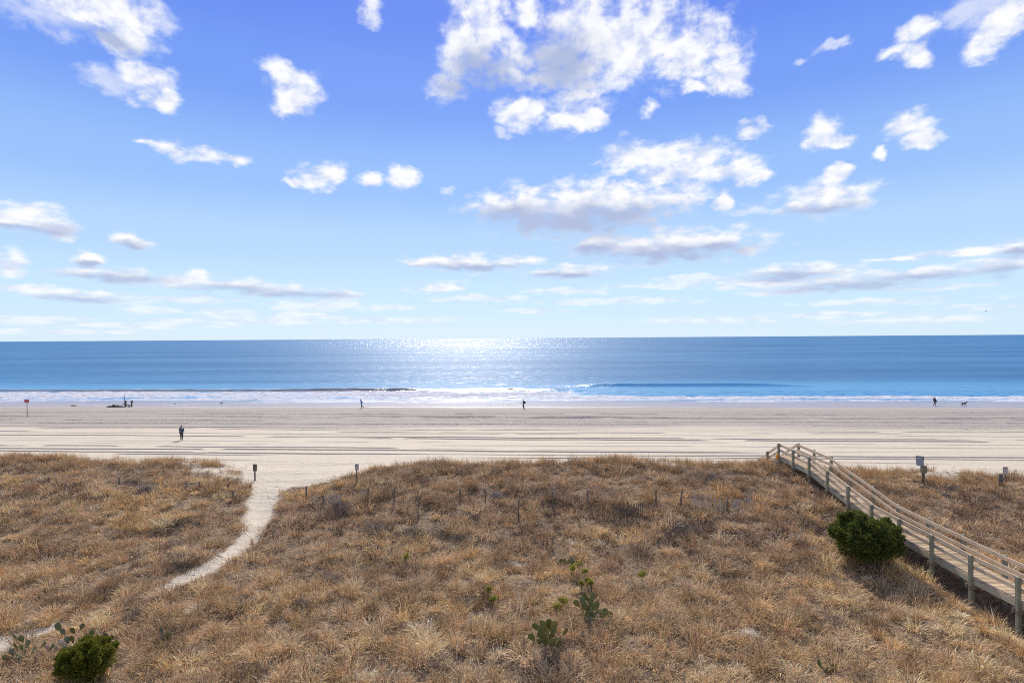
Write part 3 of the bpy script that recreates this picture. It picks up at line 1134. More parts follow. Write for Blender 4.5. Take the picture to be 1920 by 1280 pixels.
def leaf_cloud(name, centres, radii, nper, ll, lw, cols, parent, mat, up=.35, flat=.9):
    P, A, C = [], [], []
    n_all = 0
    V, Fq, T = [], [], []
    for (c, r), n in zip(zip(centres, radii), nper):
        u = rng.normal(0, 1, (n, 3))
        u /= np.linalg.norm(u, axis=1)[:, None]
        rad = r * rng.uniform(.45, 1.05, n) ** .6
        pos = np.array(c) + u * rad[:, None] * np.array([1, 1, flat])
        d = u + rng.normal(0, .45, (n, 3)) + np.array([0, 0, up])
        d /= np.linalg.norm(d, axis=1)[:, None]
        side = np.cross(d, rng.normal(0, 1, (n, 3)))
        side /= np.linalg.norm(side, axis=1)[:, None]
        l = ll * rng.uniform(.6, 1.35, n)[:, None]
        w = lw * rng.uniform(.7, 1.3, n)[:, None]
        q = np.stack([pos, pos + d * l * .5 + side * w * .5, pos + d * l, pos + d * l * .5 - side * w * .5], 1)
        V.append(q.reshape(-1, 3))
        cc = cols[rng.integers(0, len(cols), n)] * rng.uniform(.7, 1.3, (n, 1))
        T.append(np.repeat(cc, 4, 0))
        n_all += n
    V = np.concatenate(V) - np.array(parent['_o'])
    F = np.arange(n_all * 4).reshape(-1, 4)
    o = mesh_np(name, V, [F], mat, False)
    a = o.data.attributes.new('tint', 'FLOAT_COLOR', 'POINT')
    c4 = np.ones((len(V), 4), dtype=np.float32)
    c4[:, :3] = np.concatenate(T)
    a.data.foreach_set('color', c4.ravel())
    o.parent = parent
    return o


M_LEAF = leaf_mat('evergreen leaves', .3)
M_STEM = plain('brown stems', (.13, .095, .07), .9, .3, 12)


def shrub(base, w, h, cols, label, nblob, nleaf, ll, lw, seed):
    r_ = np.random.default_rng(seed)
    root = thing('evergreen_shrub', base, label, 'shrub')
    cs, rs = [], []
    b = np.array(base)
    for k in range(nblob):
        while True:
            q = r_.uniform(-1, 1, 3)
            if .35 < np.linalg.norm(q) < 1:
                break
        q = q / np.linalg.norm(q) * r_.uniform(.5, 1.0)
        rr = r_.uniform(.15, .28) * w * .5 + .05
        cs.append(b + np.array([q[0] * (w / 2 - rr * .6), q[1] * (w / 2 - rr * .6), h * .53 + q[2] * (h * .47 - rr * .55)]))
        rs.append(rr)
    # shoots that stick out of the outline
    for k in range(42):
        q = r_.normal(0, 1, 3)
        q[2] = abs(q[2]) * .8 - .15
        q /= np.linalg.norm(q)
        s0 = b + np.array([q[0] * w * .40, q[1] * w * .40, h * .5 + q[2] * h * .40])
        d = q + np.array([0, 0, .75]) + r_.normal(0, .2, 3)
        d /= np.linalg.norm(d)
        ln = r_.uniform(.16, .30) * h * .62
        for t, rr in ((0, .12), (.4, .095), (.75, .07), (1.05, .04)):
            cs.append(s0 + d * ln * t)
            rs.append(rr * w / 3.3)
    # a fuller core so that the middle is closed
    for k in range(6):
        cs.append(b + np.array([r_.uniform(-.2, .2) * w, r_.uniform(-.2, .2) * w, h * r_.uniform(.3, .7)]))
        rs.append(w * .24)
    leaf_cloud('foliage', cs, rs, [nleaf if r > .09 * w else 70 for r in rs], ll, lw, cols, root, M_LEAF)
    m = MB()
    for k in range(11):
        e = Vector(cs[k % len(cs)])
        s = Vector(base) + Vector((r_.uniform(-.12, .12), r_.uniform(-.12, .12), -.1))
        mid = s.lerp(e, .5) + Vector((r_.uniform(-.1, .1), r_.uniform(-.1, .1), .1))
        m.tube([s, mid, e], [.04, .028, .01], 6)
    m.build('stems', M_STEM, root, True)
    return root


GREEN_R = np.array([[.09, .125, .025], [.06, .095, .02], [.12, .15, .028], [.045, .07, .02], [.15, .155, .035], [.13, .10, .035]])
GREEN_L = np.array([[.145, .16, .02], [.10, .125, .02], [.19, .18, .025], [.06, .085, .018], [.23, .19, .03]])
b1 = ground_at(1622, 1068)
sc1 = b1.y / FPX
q1 = at(1625, 1030, b1.y + .55)
shrub((q1.x, q1.y, gz(q1.x, q1.y)), 116 * q1.y / FPX, 2.3, GREEN_R, 'large rounded dark green shrub growing against the boardwalk', 64, 420, .20, .042, 5)
b2 = ground_at(165, 1290)
q2 = at(163, 1250, b2.y + .5)
shrub((q2.x, q2.y, gz(q2.x, q2.y)), 98 * q2.y / FPX, 1.35, GREEN_L, 'small yellow green bush beside the prickly pears near the sand hollow', 44, 360, .11, .024, 8)


# grey leafless brush
def dead_shrub(u, v, w, h, tintc, label, seed):
    base = ground_at(u, v)
    r_ = np.random.default_rng(seed)
    w, h = w * 1.35, h * .8
    n = int(330 * w)
    a = r_.uniform(0, 2 * np.pi, n)
    le = np.abs(r_.normal(0, .55, n)).clip(0, 1.3)
    rr = np.abs(r_.normal(0, .42, n)) * w * .5
    px, py = rr * np.cos(a), rr * np.sin(a)
    ln = h * r_.uniform(.5, 1.15, n)
    o = blade_mesh('dead_shrub', px, py, np.full(n, -.05), a + r_.normal(0, .6, n), le, ln, np.full(n, .016), r_.uniform(-.3, .5, n),
                   np.array(tintc)[None, :] * 1.5 * r_.uniform(.6, 1.3, (n, 1)), M_STRAW)
    o.location = base
    return tag(o, label, 'shrub')


dead_shrub(628, 1092, 1.35, .75, (.20, .165, .15), 'round grey leafless shrub on the open dune right of the path bend', 1)
dead_shrub(272, 924, 1.1, .8, (.10, .085, .08), 'dark leafless shrub by a fence post on the left dune', 2)
dead_shrub(640, 958, 2.0, .6, (.15, .11, .095), 'dark brown brush below the slatted fence nearest the path', 3)
dead_shrub(705, 992, 1.9, .55, (.11, .10, .08), 'low blackish brush on the mid dune slope between path and cactus', 4)
dead_shrub(775, 1000, 1.6, .55, (.13, .11, .09), 'dark brush just right of the low blackish brush', 5)
dead_shrub(862, 1012, 2.0, .5, (.13, .125, .09), 'dark greenish brush on the mid dune below the pair of fence posts', 6)
dead_shrub(1275, 990, 2.2, .5, (.13, .11, .095), 'dark brush in front of the pale grey slatted fence', 7)
dead_shrub(930, 932, 1.2, .5, (.16, .15, .15), 'small grey brush beside the right one of two fence posts', 8)
dead_shrub(1330, 895, 2.6, .5, (.16, .135, .12), 'broad grey brown brush high on the crest left of the boardwalk', 9)
dead_shrub(345, 1062, 1.6, .55, (.13, .105, .08), 'dark brush along the left edge of the sand path bend', 10)
dead_shrub(565, 1140, 1.4, .55, (.14, .115, .085), 'dark low brush on the near dune right of the path end', 11)
dead_shrub(255, 1160, 1.5, .55, (.14, .115, .09), 'brown brush between the path end and the prickly pears', 12)
dead_shrub(1790, 920, 2.4, .5, (.15, .12, .11), 'dark brush on the dune behind the boardwalk below the grey panel', 13)

# ------------------------------------------------------------------ prickly pears
M_PAD = plain('prickly pear pad', (.135, .145, .035), .55, .35, 9, .2)
M_PADY = plain('yellowing prickly pear pad', (.20, .17, .035), .55, .35, 9, .2)
M_PADG = plain('grey green prickly pear pad', (.145, .165, .095), .6, .3, 9, .2)
M_PADD = plain('dried prickly pear pad', (.52, .43, .35), .85, .35, 9, .3)


def cactus(base_px, pads, label, size=.165, seed=0, mats=None):
    r_ = random.Random(seed)
    base = ground_at(*base_px)
    root = thing('prickly_pear', base, label, 'cactus')
    # the farther up the photograph a pad is, the higher it stands
    for k, pd in enumerate(pads):
        u, v = pd[:2]
        mk = pd[2] if len(pd) > 2 else 0
        D = base.y + r_.uniform(-.18, .18)
        c = at(u, v, D)
        g = gz(c.x, c.y)
        if c.z < g + .1:
            c.z = g + .1
        s = size * r_.uniform(.95, 1.25)
        out = (c - base)
        out.z = max(out.z, .15)
        axis = Vector((out.x * .9 + r_.uniform(-.12, .12), r_.uniform(-.1, .1), max(.18, abs(out.x)) + .1)).normalized()
        yaw = r_.uniform(-.75, .75)
        nrm = Vector((math.sin(yaw), -math.cos(yaw), .3))
        side = axis.cross(nrm).normalized()
        nrm = side.cross(axis).normalized()
        m = MB()
        m.blob(c, side * s * .80, nrm * .022, axis * s, 16, 10, .28)
        # stalk down to the pads below
        m.tube([c - axis * s * .9, c - axis * s * 1.18], [.028, .04], 6)
        m.build('pad', (mats or [M_PAD, M_PADY, M_PADG, M_PADD])[mk], root, True)
    # woody joints that carry the pads
    m = MB()
    low = sorted(pads, key=lambda q: -q[1])[:4]
    for q in low:
        e = at(q[0], q[1], base.y)
        m.tube([base + Vector((0, 0, -.05)), base.lerp(e, .5) + Vector((r_.uniform(-.03, .03), 0, 0)), e], [.04, .03, .02], 7)
    m.build('stem', M_PADG, root, True)
    return root


cactus((1026, 1216), [(1022, 1199), (1033, 1203, 1), (1012, 1203), (1028, 1209), (997, 1194), (1013, 1190), (1004, 1174), (1019, 1171), (1029, 1168), (1038, 1172, 1), (1024, 1185, 1), (1038, 1181), (1014, 1180), (1042, 1202, 1), (1060, 1183, 1), (1019, 1220, 1), (1021, 1208), (1051, 1220, 2), (1034, 1191)],
       'yellowish green prickly pear, nearest of the clumps in the middle of the dune', .155, 1)
cactus((1112, 1166), [(1104, 1142), (1113, 1156), (1103, 1150), (1121, 1150), (1081, 1130), (1098, 1119), (1111, 1118), (1093, 1126), (1107, 1129), (1117, 1135), (1133, 1148), (1109, 1148, 2), (1097, 1137), (1109, 1166, 2), (1142, 1176, 1), (1120, 1160, 3), (1099, 1158, 2)],
       'dark green prickly pear behind the yellowish one in the middle of the dune', .165, 2)
cactus((1061, 1063), [(1050, 1058), (1059, 1051, 1), (1070, 1049, 2), (1063, 1056), (1053, 1052), (1073, 1055, 2)], 'small prickly pear clump beyond the yellow green spurge', .15, 3)
cactus((1083, 1096), [(1080, 1089, 2), (1087, 1093, 2), (1084, 1090)], 'tiny greyish prickly pear among the yellow green spurge', .12, 4)
cactus((137, 1222), [(109, 1174), (118, 1183, 2), (136, 1181), (154, 1173, 2), (135, 1197), (161, 1192), (171, 1187), (126, 1198, 2), (148, 1200), (115, 1205, 3), (105, 1222, 3), (90, 1226, 3), (122, 1219, 3)],
       'tall prickly pear with round pads standing behind the yellow green bush', .13, 5)
cactus((52, 1236), [(28, 1193), (40, 1196), (52, 1205, 2), (40, 1212), (29, 1210), (82, 1207), (98, 1211), (22, 1221, 2), (47, 1223), (64, 1216, 2), (72, 1230, 3), (10, 1232)],
       'sprawling prickly pear at the edge of the bare sand hollow', .115, 6)
cactus((206, 1203), [(198, 1190, 2), (210, 1194), (204, 1197, 2)], 'small prickly pear just right of the yellow green bush', .13, 7)
cactus((310, 1206), [(305, 1192, 2), (315, 1192), (303, 1181, 2), (318, 1199), (300, 1200)], 'small half hidden prickly pear standing apart right of the bush', .13, 8)
cactus((448, 1150), [(444, 1142), (452, 1140, 1), (448, 1146), (455, 1147, 2)], 'lone small prickly pear right of where the path disappears', .13, 9)
cactus((1550, 1262), [(1536, 1242), (1563, 1250), (1549, 1255, 2)], 'two dark pads of a prickly pear in the grass left of the boardwalk', .13, 10)


# yellow-green spurge
SPURGE = np.array([[.36, .34, .065], [.27, .28, .055], [.42, .37, .09], [.2, .22, .05]])


def spurge(u, v, r, label):
    base = ground_at(u, v)
    root = thing('spurge', base, label, 'plant')
    bb = Vector(base)
    cs = [bb + Vector((random.uniform(-1, 1) * r * .7, random.uniform(-1, 1) * r * .7, r * 1.2 + random.uniform(0, .1) + .15)) for _ in range(5)]
    leaf_cloud('leaves', cs, [r * .55] * 5, [90] * 5, .075, .035, SPURGE, root, M_LEAF, .8)
    m = MB()
    for c in cs:
        m.tube([bb, bb.lerp(c, .6), c], [.01, .008, .005], 5)
    m.build('stems', M_PADG, root, True)


for u, v, r, lb in ((1084, 1071, .17, 'bright yellow green spurge just below the small prickly pear clump'), (1071, 1081, .18, 'largest yellow spurge left of the tiny greyish prickly pear'),
                    (1098, 1085, .14, 'pale yellow spurge right of the tiny greyish prickly pear'), (1100, 1100, .12, 'thin yellow spurge just above the dark green prickly pear'),
                    (1109, 1107, .14, 'straggling yellow spurge touching the top of the dark green prickly pear'), (1090, 1106, .09, 'smallest yellow spurge above the dark green prickly pear'),
                    (1056, 1143, .17, 'bright green spurge left of the dark green prickly pear'), (1045, 1152, .14, 'bright green spurge just above the yellowish prickly pear'),
                    (1204, 1091, .15, 'lone yellow green spurge out right of the prickly pears'), (760, 1058, .16, 'dull yellow green spurge on the slope far left of the cacti'),
                    (915, 1118, .12, 'upper of two small green spurge plants left of the cacti'), (924, 1137, .13, 'lower of two small green spurge plants left of the cacti')):
    spurge(u, v, r, lb)


# ------------------------------------------------------------------ fence posts and slatted sand fences
def fence_post(u, vt, vb, label, lean=0.0, w=.10):
    base = ground_at(u, vb)
    D = base.y
    h = max(.45, (vb - vt) * D / FPX)
    m = MB()
    t = Vector((base.x + lean * h, base.y, base.z + h))
    m.tube([Vector((base.x, base.y, base.z - .3)), base.lerp(t, .5), t - Vector((0, 0, .02)), t], [w * .55, w * .53, w * .5, w * .38], 9)
    return tag(m.build('fence_post', M_OLD, None, True, base), label, 'post', 'old fence posts on the dune')


for u, vt, vb, lb, ln in (
        (91, 894, 906, 'leftmost fence post on the left dune', 0), (123, 908, 921, 'fence post low in the grass, second from left', 0),
        (223, 895, 908, 'fence post between the leftmost pair and the dark leafless shrub', 0), (277, 912, 926, 'short fence post right beside the dark leafless shrub', 0),
        (374, 903, 917, 'fence post left of the closer pair by the path', 0), (428, 905, 921, 'taller fence post of the pair on the left side of the path', 0),
        (437, 921, 938, 'lower fence post of the pair on the left side of the path', 0),
        (574, 911, 940, 'fence post on the dune edge right of the path', .03), (606, 928, 950, 'fence post at the left end of the slats nearest the path', 0),
        (691, 914, 936, 'dark fence post below the white signpost', -.03), (739, 913, 944, 'tall thin fence post right of the dark one below the white signpost', .02),
        (785, 933, 960, 'fence post standing lower on the slope left of the matched pair', 0), (863, 916, 934, 'left post of the matched pair on the middle slope', 0),
        (910, 917, 941, 'right post of the matched pair on the middle slope', 0), (972, 937, 975, 'stout fence post lowest on the middle of the slope', .02),
        (1036, 921, 953, 'slim fence post right of the stout lowest one', 0), (1101, 919, 948, 'fence post left of the brown slatted fence', .04),
        (1177, 939, 972, 'fence post standing inside the brown slatted fence', 0), (1230, 919, 949, 'thick fence post between the brown and the grey slatted fences', 0),
        (1275, 918, 948, 'leaning fence post just left of the grey slatted fence', .16), (1364, 934, 963, 'fence post at the right end of the grey slatted fence', 0)):
    fence_post(u, vt, vb, lb, ln)


def sand_fence(pa, pb, h, label, mat, miss=0.0, seed=0):
    r_ = random.Random(seed)
    a, b = ground_at(*pa), ground_at(*pb)
    root = thing('sand_fence', a, label, 'fence', 'slatted sand fences on the dune')
    ln = (b - a).length
    n = int(ln / .115)
    m = MB()
    pts = [], []
    for k in range(n):
        t = (k + .5) / n
        p = a.lerp(b, t)
        p.z = gz(p.x, p.y)
        top = h * r_.uniform(.88, 1.08)
        for q, f in zip(pts, (.35, .8)):
            q.append(p + Vector((0, .012, h * f)))
        if r_.random() < miss:
            continue
        m.beam(p + Vector((0, 0, -.15)), p + Vector((r_.uniform(-.05, .05), r_.uniform(-.05, .05), top)), .045, .012, (0, 1, 0), .002)
    m.build('slats', mat, root)
    for q in pts:
        w = MB()
        w.tube(q, .005, 4)
        w.build('wire', M_STEEL, root)


sand_fence((608, 952), (640, 950), .75, 'short slatted fence nearest the path, half buried', M_SLAT, .15, 1)
sand_fence((676, 938), (689, 936), .75, 'narrow scrap of slatted fence beside the dark post below the white signpost', M_SLAT, .1, 2)
sand_fence((1148, 968), (1206, 968), .8, 'brown slatted fence around a post on the middle right slope', M_OLD, .15, 3)
sand_fence((1294, 952), (1334, 955), .85, 'pale grey slatted fence left of the rightmost fence post', M_SLAT, .04, 4)
sand_fence((1338, 958), (1361, 962), .75, 'sagging grey slats joining the rightmost fence post', M_SLAT, .12, 5)
sand_fence((1372, 958), (1408, 950), .6, 'dim broken slats right of the rightmost fence post', M_SLAT, .3, 6)
sand_fence((578, 942), (602, 948), .5, 'low broken slats between the two posts beside the path', M_SLAT, .35, 7)

# ------------------------------------------------------------------ signs
M_WHITE = plain('sign white', (.62, .60, .58), .6, .12, 12)
M_DARK = plain('sign dark print', (.035, .03, .035), .7, .1, 12)
M_DRED = plain('sign dark red print', (.22, .07, .07), .7, .2, 12)
M_RED = plain('sign red', (.50, .035, .04), .55, .2, 8)
M_PINK = plain('sign faded print', (.68, .38, .36), .6, .2, 20)


def sign(u, vb, D=None):
    return ground_at(u, vb)


def post_round(m, b, h, r):
    m.tube([b + Vector((0, 0, -.35)), b + Vector((0, 0, h * .5)), b + Vector((0, 0, h - .02)), b + Vector((0, 0, h))], [r, r * .97, r * .94, r * .8], 10)


# brown board seen from behind at the left of the path
b = ground_at(478, 901)
k = b.y / FPX
root = thing('trail_sign', b, 'plain brown wooden sign board on a post left of the path', 'sign')
m = MB()
post_round(m, b, (901 - 871) * k, .06)
m.build('post', M_OLD, root, True)
c = at(478, 876.3, b.y - .09)
m = MB()
m.beam(c + Vector((0, 0, -.27)), c + Vector((0, 0, .27)), .30, .04, (0, 1, 0))
m.build('board', M_OLD, root)
m = MB()
for dz in (-.16, .16):
    m.blob(c + Vector((0, -.024, dz)), (.014, 0, 0), (0, .008, 0), (0, 0, .014), 8, 5)
m.build('bolts', M_STEEL, root, True)


def notice(u, v0, v1, vb, hw, label, ink, seed, postpx=None, pw=.05, title=None):
    r_ = random.Random(seed)
    b = ground_at(postpx or u, vb)
    k = b.y / FPX
    root = thing('notice_sign', b, label, 'sign')
    c0, c1 = at(u, v0, b.y - .08), at(u, v1, b.y - .08)
    m = MB()
    post_round(m, b, c0.z - b.z - .06, pw)
    m.build('post', M_OLD, root, True)
    cz = (c0.z + c1.z) / 2
    hh = (c0.z - c1.z) / 2
    m = MB()
    m.beam((c0.x, b.y - .08, cz - hh), (c0.x, b.y - .08, cz + hh), hw * 2, .012, (0, 1, 0), .004)
    pn = m.build('panel', M_WHITE, root)
    fr = MB()
    y = b.y - .089
    e = .018
    for (x0, z0, x1, z1, w_, h_) in ((-hw + e, cz - hh + e, hw - e, cz - hh + e, .02, .02), (-hw + e, cz + hh - e - .03, hw - e, cz + hh - e - .03, .02, .075)):
        fr.beam((c0.x + x0, y, z0), (c0.x + x1, y, z1), .004, h_, (0, 0, 1), .001)
    for s in (-1, 1):
        fr.beam((c0.x + s * (hw - e), y, cz - hh), (c0.x + s * (hw - e), y, cz + hh), .02, .004, (0, 1, 0), .001)
    fr.build('border', M_DARK, pn)
    tx = MB()
    z = cz + hh - .15
    while z > cz - hh + .07:
        x = -hw + .05
        while x < hw - .06:
            w_ = r_.uniform(.02, .05)
            tx.beam((c0.x + x, y, z), (c0.x + min(x + w_, hw - .045), y, z), .004, .028, (0, 0, 1), .001)
            x += w_ + .016
        z -= .062
    tx.build('lettering', ink, pn)
    return root


notice(669, 869.5, 881, 906, .135, 'small white and dark notice on a slim post right of the path mouth', M_DARK, 3)
notice(1885, 875, 888.5, 908, .165, 'white notice with dark red lettering on a short post at the far right', M_DRED, 4, 1885, .055)
# bare post in front of it
fb = ground_at(1876.5, 911)
mm = MB()
post_round(mm, fb, (911 - 888) * fb.y / FPX, .135)
tag(mm.build('bollard', M_OLD, None, True, fb), 'thick dark wooden post in front of the far right white notice', 'post')

# the grey panel on a post behind the boardwalk
b = ground_at(1731, 908)
root = thing('panel_sign', b, 'blank grey panel tilted on top of a dark wooden post behind the boardwalk', 'sign')
k = b.y / FPX
m = MB()
post_round(m, b, (908 - 872) * k, .095)
m.build('post', M_OLD, root, True)
m = MB()
cc = at(1731.5, 879, b.y)
m.beam(cc + Vector((0, -.02, -.27)), cc + Vector((0, -.02, .24)), .31, .27, (0, 1, 0), .02)
m.build('box', wood('box timber', (.24, .21, .13), (.17, .15, .1), (3, 3, .3)), root)
tl = [at(1717.5, 853.5, b.y - .12), at(1732.5, 855.2, b.y - .02), at(1732.2, 874.5, b.y - .02), at(1718.5, 872, b.y - .12)]
m = MB()
off = Vector((0, .035, 0))
m.add(tl + [q + off for q in tl], [(0, 1, 2, 3), (7, 6, 5, 4), (0, 4, 5, 1), (1, 5, 6, 2), (2, 6, 7, 3), (3, 7, 4, 0)])
pn = m.build('panel', M_METAL, root)
m = MB()
m.beam(at(1731.4, 856.5, b.y - .045), at(1731.4, 862, b.y - .045), .045, .03, (0, 1, 0))
m.build('latch', M_DARK, pn)

# the red warning sign by the water
b = ground_at(51, 781.5)
k = b.y / FPX
root = thing('warning_sign', b, 'red rectangular warning sign on a thin pole out on the beach', 'sign')
m = MB()
hp = (781.5 - 748.5) * k
m.tube([b + Vector((0, 0, -.4)), b + Vector((0, 0, hp))], .045, 8)
m.build('pole', M_STEEL, root, True)
m = MB()
zc = b.z + hp - .25
m.beam((b.x, b.y - .07, zc - .27), (b.x, b.y - .07, zc + .27), .74, .015, (0, 1, 0), .004)
pn = m.build('panel', M_RED, root)
m = MB()
for dz, hh in ((.12, .07), (.0, .05), (-.12, .05)):
    x = -.27
    while x < .26:
        w_ = random.uniform(.04, .10)
        m.beam((b.x + x, b.y - .08, zc + dz), (b.x + min(x + w_, .28), b.y - .08, zc + dz), .004, hh, (0, 0, 1), .001)
        x += w_ + .03
m.build('lettering', M_PINK, pn)
m = MB()
for s in (-1, 1):
    m.beam((b.x + s * .355, b.y - .08, zc - .27), (b.x + s * .355, b.y - .08, zc + .27), .025, .004, (0, 1, 0), .001)
    m.beam((b.x - .36, b.y - .08, zc + s * .255), (b.x + .36, b.y - .08, zc + s * .255), .004, .025, (0, 0, 1), .001)
m.build('border', M_DARK, pn)

# ------------------------------------------------------------------ wooden remains and a heap at the tide line
b = ground_at(241, 762.5)
k = b.y / FPX
root = thing('timber_frame', b, 'remains of a timber frame with one tall thin pole at the water edge', 'posts')
xl, xr = at(235.3, 762, b.y).x, at(247, 762, b.y).x
m = MB()
m.beam((xl, b.y, b.z - .4), (xl + .05, b.y, b.z + 1.22), .24, .24, (0, 1, 0), .02)
m.build('post', M_OLD, root)
m = MB()
m.beam((xr, b.y, b.z - .4), (xr, b.y, b.z + .85), .2, .2, (0, 1, 0), .02)
m.build('post', M_OLD, root)
m = MB()
m.beam((xr + .04, b.y, b.z + .84), (xr + .04, b.y, b.z + 1.25), .34, .3, (0, 1, 0), .02)
m.build('post_cap', M_STEEL, root)
m = MB()
m.tube([(xl - .07, b.y - .15, b.z - .2), (xl - .05, b.y - .15, b.z + 1.2), (xl - .03, b.y - .15, b.z + 2.35)], [.06, .055, .04], 8)
m.build('pole', M_OLD, root, True)
m = MB()
m.beam((xl + .12, b.y, b.z + .33), (xr - .1, b.y, b.z + .27), .16, .18)
m.build('crossbar', M_OLD, root)
m = MB()
m.blob((xl * .35 + xr * .65, b.y - .1, b.z + .08), (.18, 0, 0), (0, .15, 0), (0, 0, .12), 10, 6, 0, 3, .3)
m.build('buoy', plain('mustard plastic', (.28, .2, .03), .6, .3, 6), root, True)

b = ground_at(216, 763)
m = MB()
r2 = random.Random(4)
for q in range(34):
    t = r2.uniform(-1, 1)
    hgt = .62 * (1 - abs(t) ** 1.6) * (.75 + .25 * math.sin(t * 5))
    c = b + Vector((t * 1.45, r2.uniform(-.35, .35), r2.uniform(0, hgt)))
    m.blob(c, (r2.uniform(.14, .3), 0, 0), (0, r2.uniform(.12, .25), 0), (0, 0, r2.uniform(.08, .16)), 8, 6, 0, q * 1.7, .5)
for q in range(40):
    t = r2.uniform(-.9, .9)
    c = b + Vector((t * 1.45, r2.uniform(-.35, .3), .1 + r2.uniform(.1, .5) * (1 - abs(t))))
    d = Vector((r2.uniform(-.6, .6), r2.uniform(-.2, .2), r2.uniform(-.1, .25)))
    m.tube([c - d * .5, c, c + d * .5], [.03, .028, .012], 5)
m.tube([b + Vector((1.2, 0, .45)), b + Vector((1.65, 0, .62)), b + Vector((2.1, 0, .5)), b + Vector((2.5, 0, .25))], .05, 6)
tag(m.build('driftwood_heap', plain('dark driftwood and weed', (.12, .105, .085), .95, .5, 5), None, False, b), 'dark heap of driftwood and weed beside the timber frame', 'driftwood')

b = ground_at(137, 761)
m = MB()
for q in range(7):
    m.blob(b + Vector((r2.uniform(-.5, .5), r2.uniform(-.2, .2), .06)), (.2, 0, 0), (0, .16, 0), (0, 0, .09), 8, 6, 0, q * 2.2, .5)
for q in range(12):
    c = b + Vector((r2.uniform(-.5, .5), r2.uniform(-.2, .2), .12))
    d = Vector((r2.uniform(-.3, .3), r2.uniform(-.15, .15), r2.uniform(0, .12)))
    m.tube([c - d, c, c + d], [.02, .018, .01], 5)
tag(m.build('seaweed_clump', plain('seaweed', (.09, .08, .06), .9, .4, 6), None, False, b), 'small dark seaweed clump on the sand between red sign and driftwood heap', 'seaweed')

# ------------------------------------------------------------------ people, dog, birds
M_SKIN = plain('skin', (.50, .31, .23), .6, .1, 9)


def skin_body(name, edges, mats, cat_fn, origin, rotz, scale=1.0, parent=None, sub=2):
    """edges: list of chains [(point, radius), ...]; one continuous skinned surface"""
    bm = bmesh.new()
    lay = bm.verts.layers.skin.verify()
    seen = {}

    def vert(p, r):
        key = tuple(round(c, 4) for c in p)
        if key not in seen:
            v = bm.verts.new(p)
            v[lay].radius = (r, r) if not isinstance(r, tuple) else r
            seen[key] = v
        return seen[key]
    for ch in edges:
        vs = [vert(p, r) for p, r in ch]
        for a, b_ in zip(vs[:-1], vs[1:]):
            if bm.edges.get((a, b_)) is None:
                bm.edges.new((a, b_))
    bm.verts.ensure_lookup_table()
    bm.verts[0][lay].use_root = True
    me = bpy.data.meshes.new(name)
    bm.to_mesh(me)
    bm.free()
    tmp = bpy.data.objects.new(name + '_tmp', me)
    col.objects.link(tmp)
    tmp.modifiers.new('s', 'SKIN').use_smooth_shade = True
    sb = tmp.modifiers.new('d', 'SUBSURF')
    sb.levels = sb.render_levels = sub
    dg = bpy.context.evaluated_depsgraph_get()
    out = bpy.data.meshes.new_from_object(tmp.evaluated_get(dg))
    out.name = name
    bpy.data.objects.remove(tmp)
    bpy.data.meshes.remove(me)
    out.materials.clear()
    for m in mats:
        out.materials.append(m)
    for p_ in out.polygons:
        p_.material_index = cat_fn(p_.center)
        p_.use_smooth = True
    o = bpy.data.objects.new(name, out)
    col.objects.link(o)
    o.location = origin
    o.rotation_euler.z = rotz
    o.scale = (scale,) * 3
    return o


def hand(w, d, side, curl):
    """palm and five fingers hanging from wrist w in direction d; side = +1/-1"""
    w, d = Vector(w), Vector(d).normalized()
    r, f = Vector((side, 0, 0)), Vector((0, 1, 0))
    r = (r - d * r.dot(d)).normalized()
    f = (f - d * f.dot(d) - r * f.dot(r)).normalized()
    palm = w + d * .075
    ch = [[(tuple(w), .028), (tuple(palm), .034)]]
    for k, (o, ln) in enumerate(((-.027, .062), (-.009, .074), (.009, .07), (.026, .055))):
        k0 = palm + f * o + d * .02
        k1 = k0 + (d - r * curl * .5) * ln * .55
        k2 = k1 + (d * .6 - r * curl) * ln * .5
        ch.append([(tuple(palm), .034), (tuple(k0), .011), (tuple(k1), .0095), (tuple(k2), .008)])
    t0 = w + d * .045 + f * .035
    ch.append([(tuple(w), .028), (tuple(t0), .012), (tuple(t0 + (f * .5 + d) * .035), .0095)])
    return ch


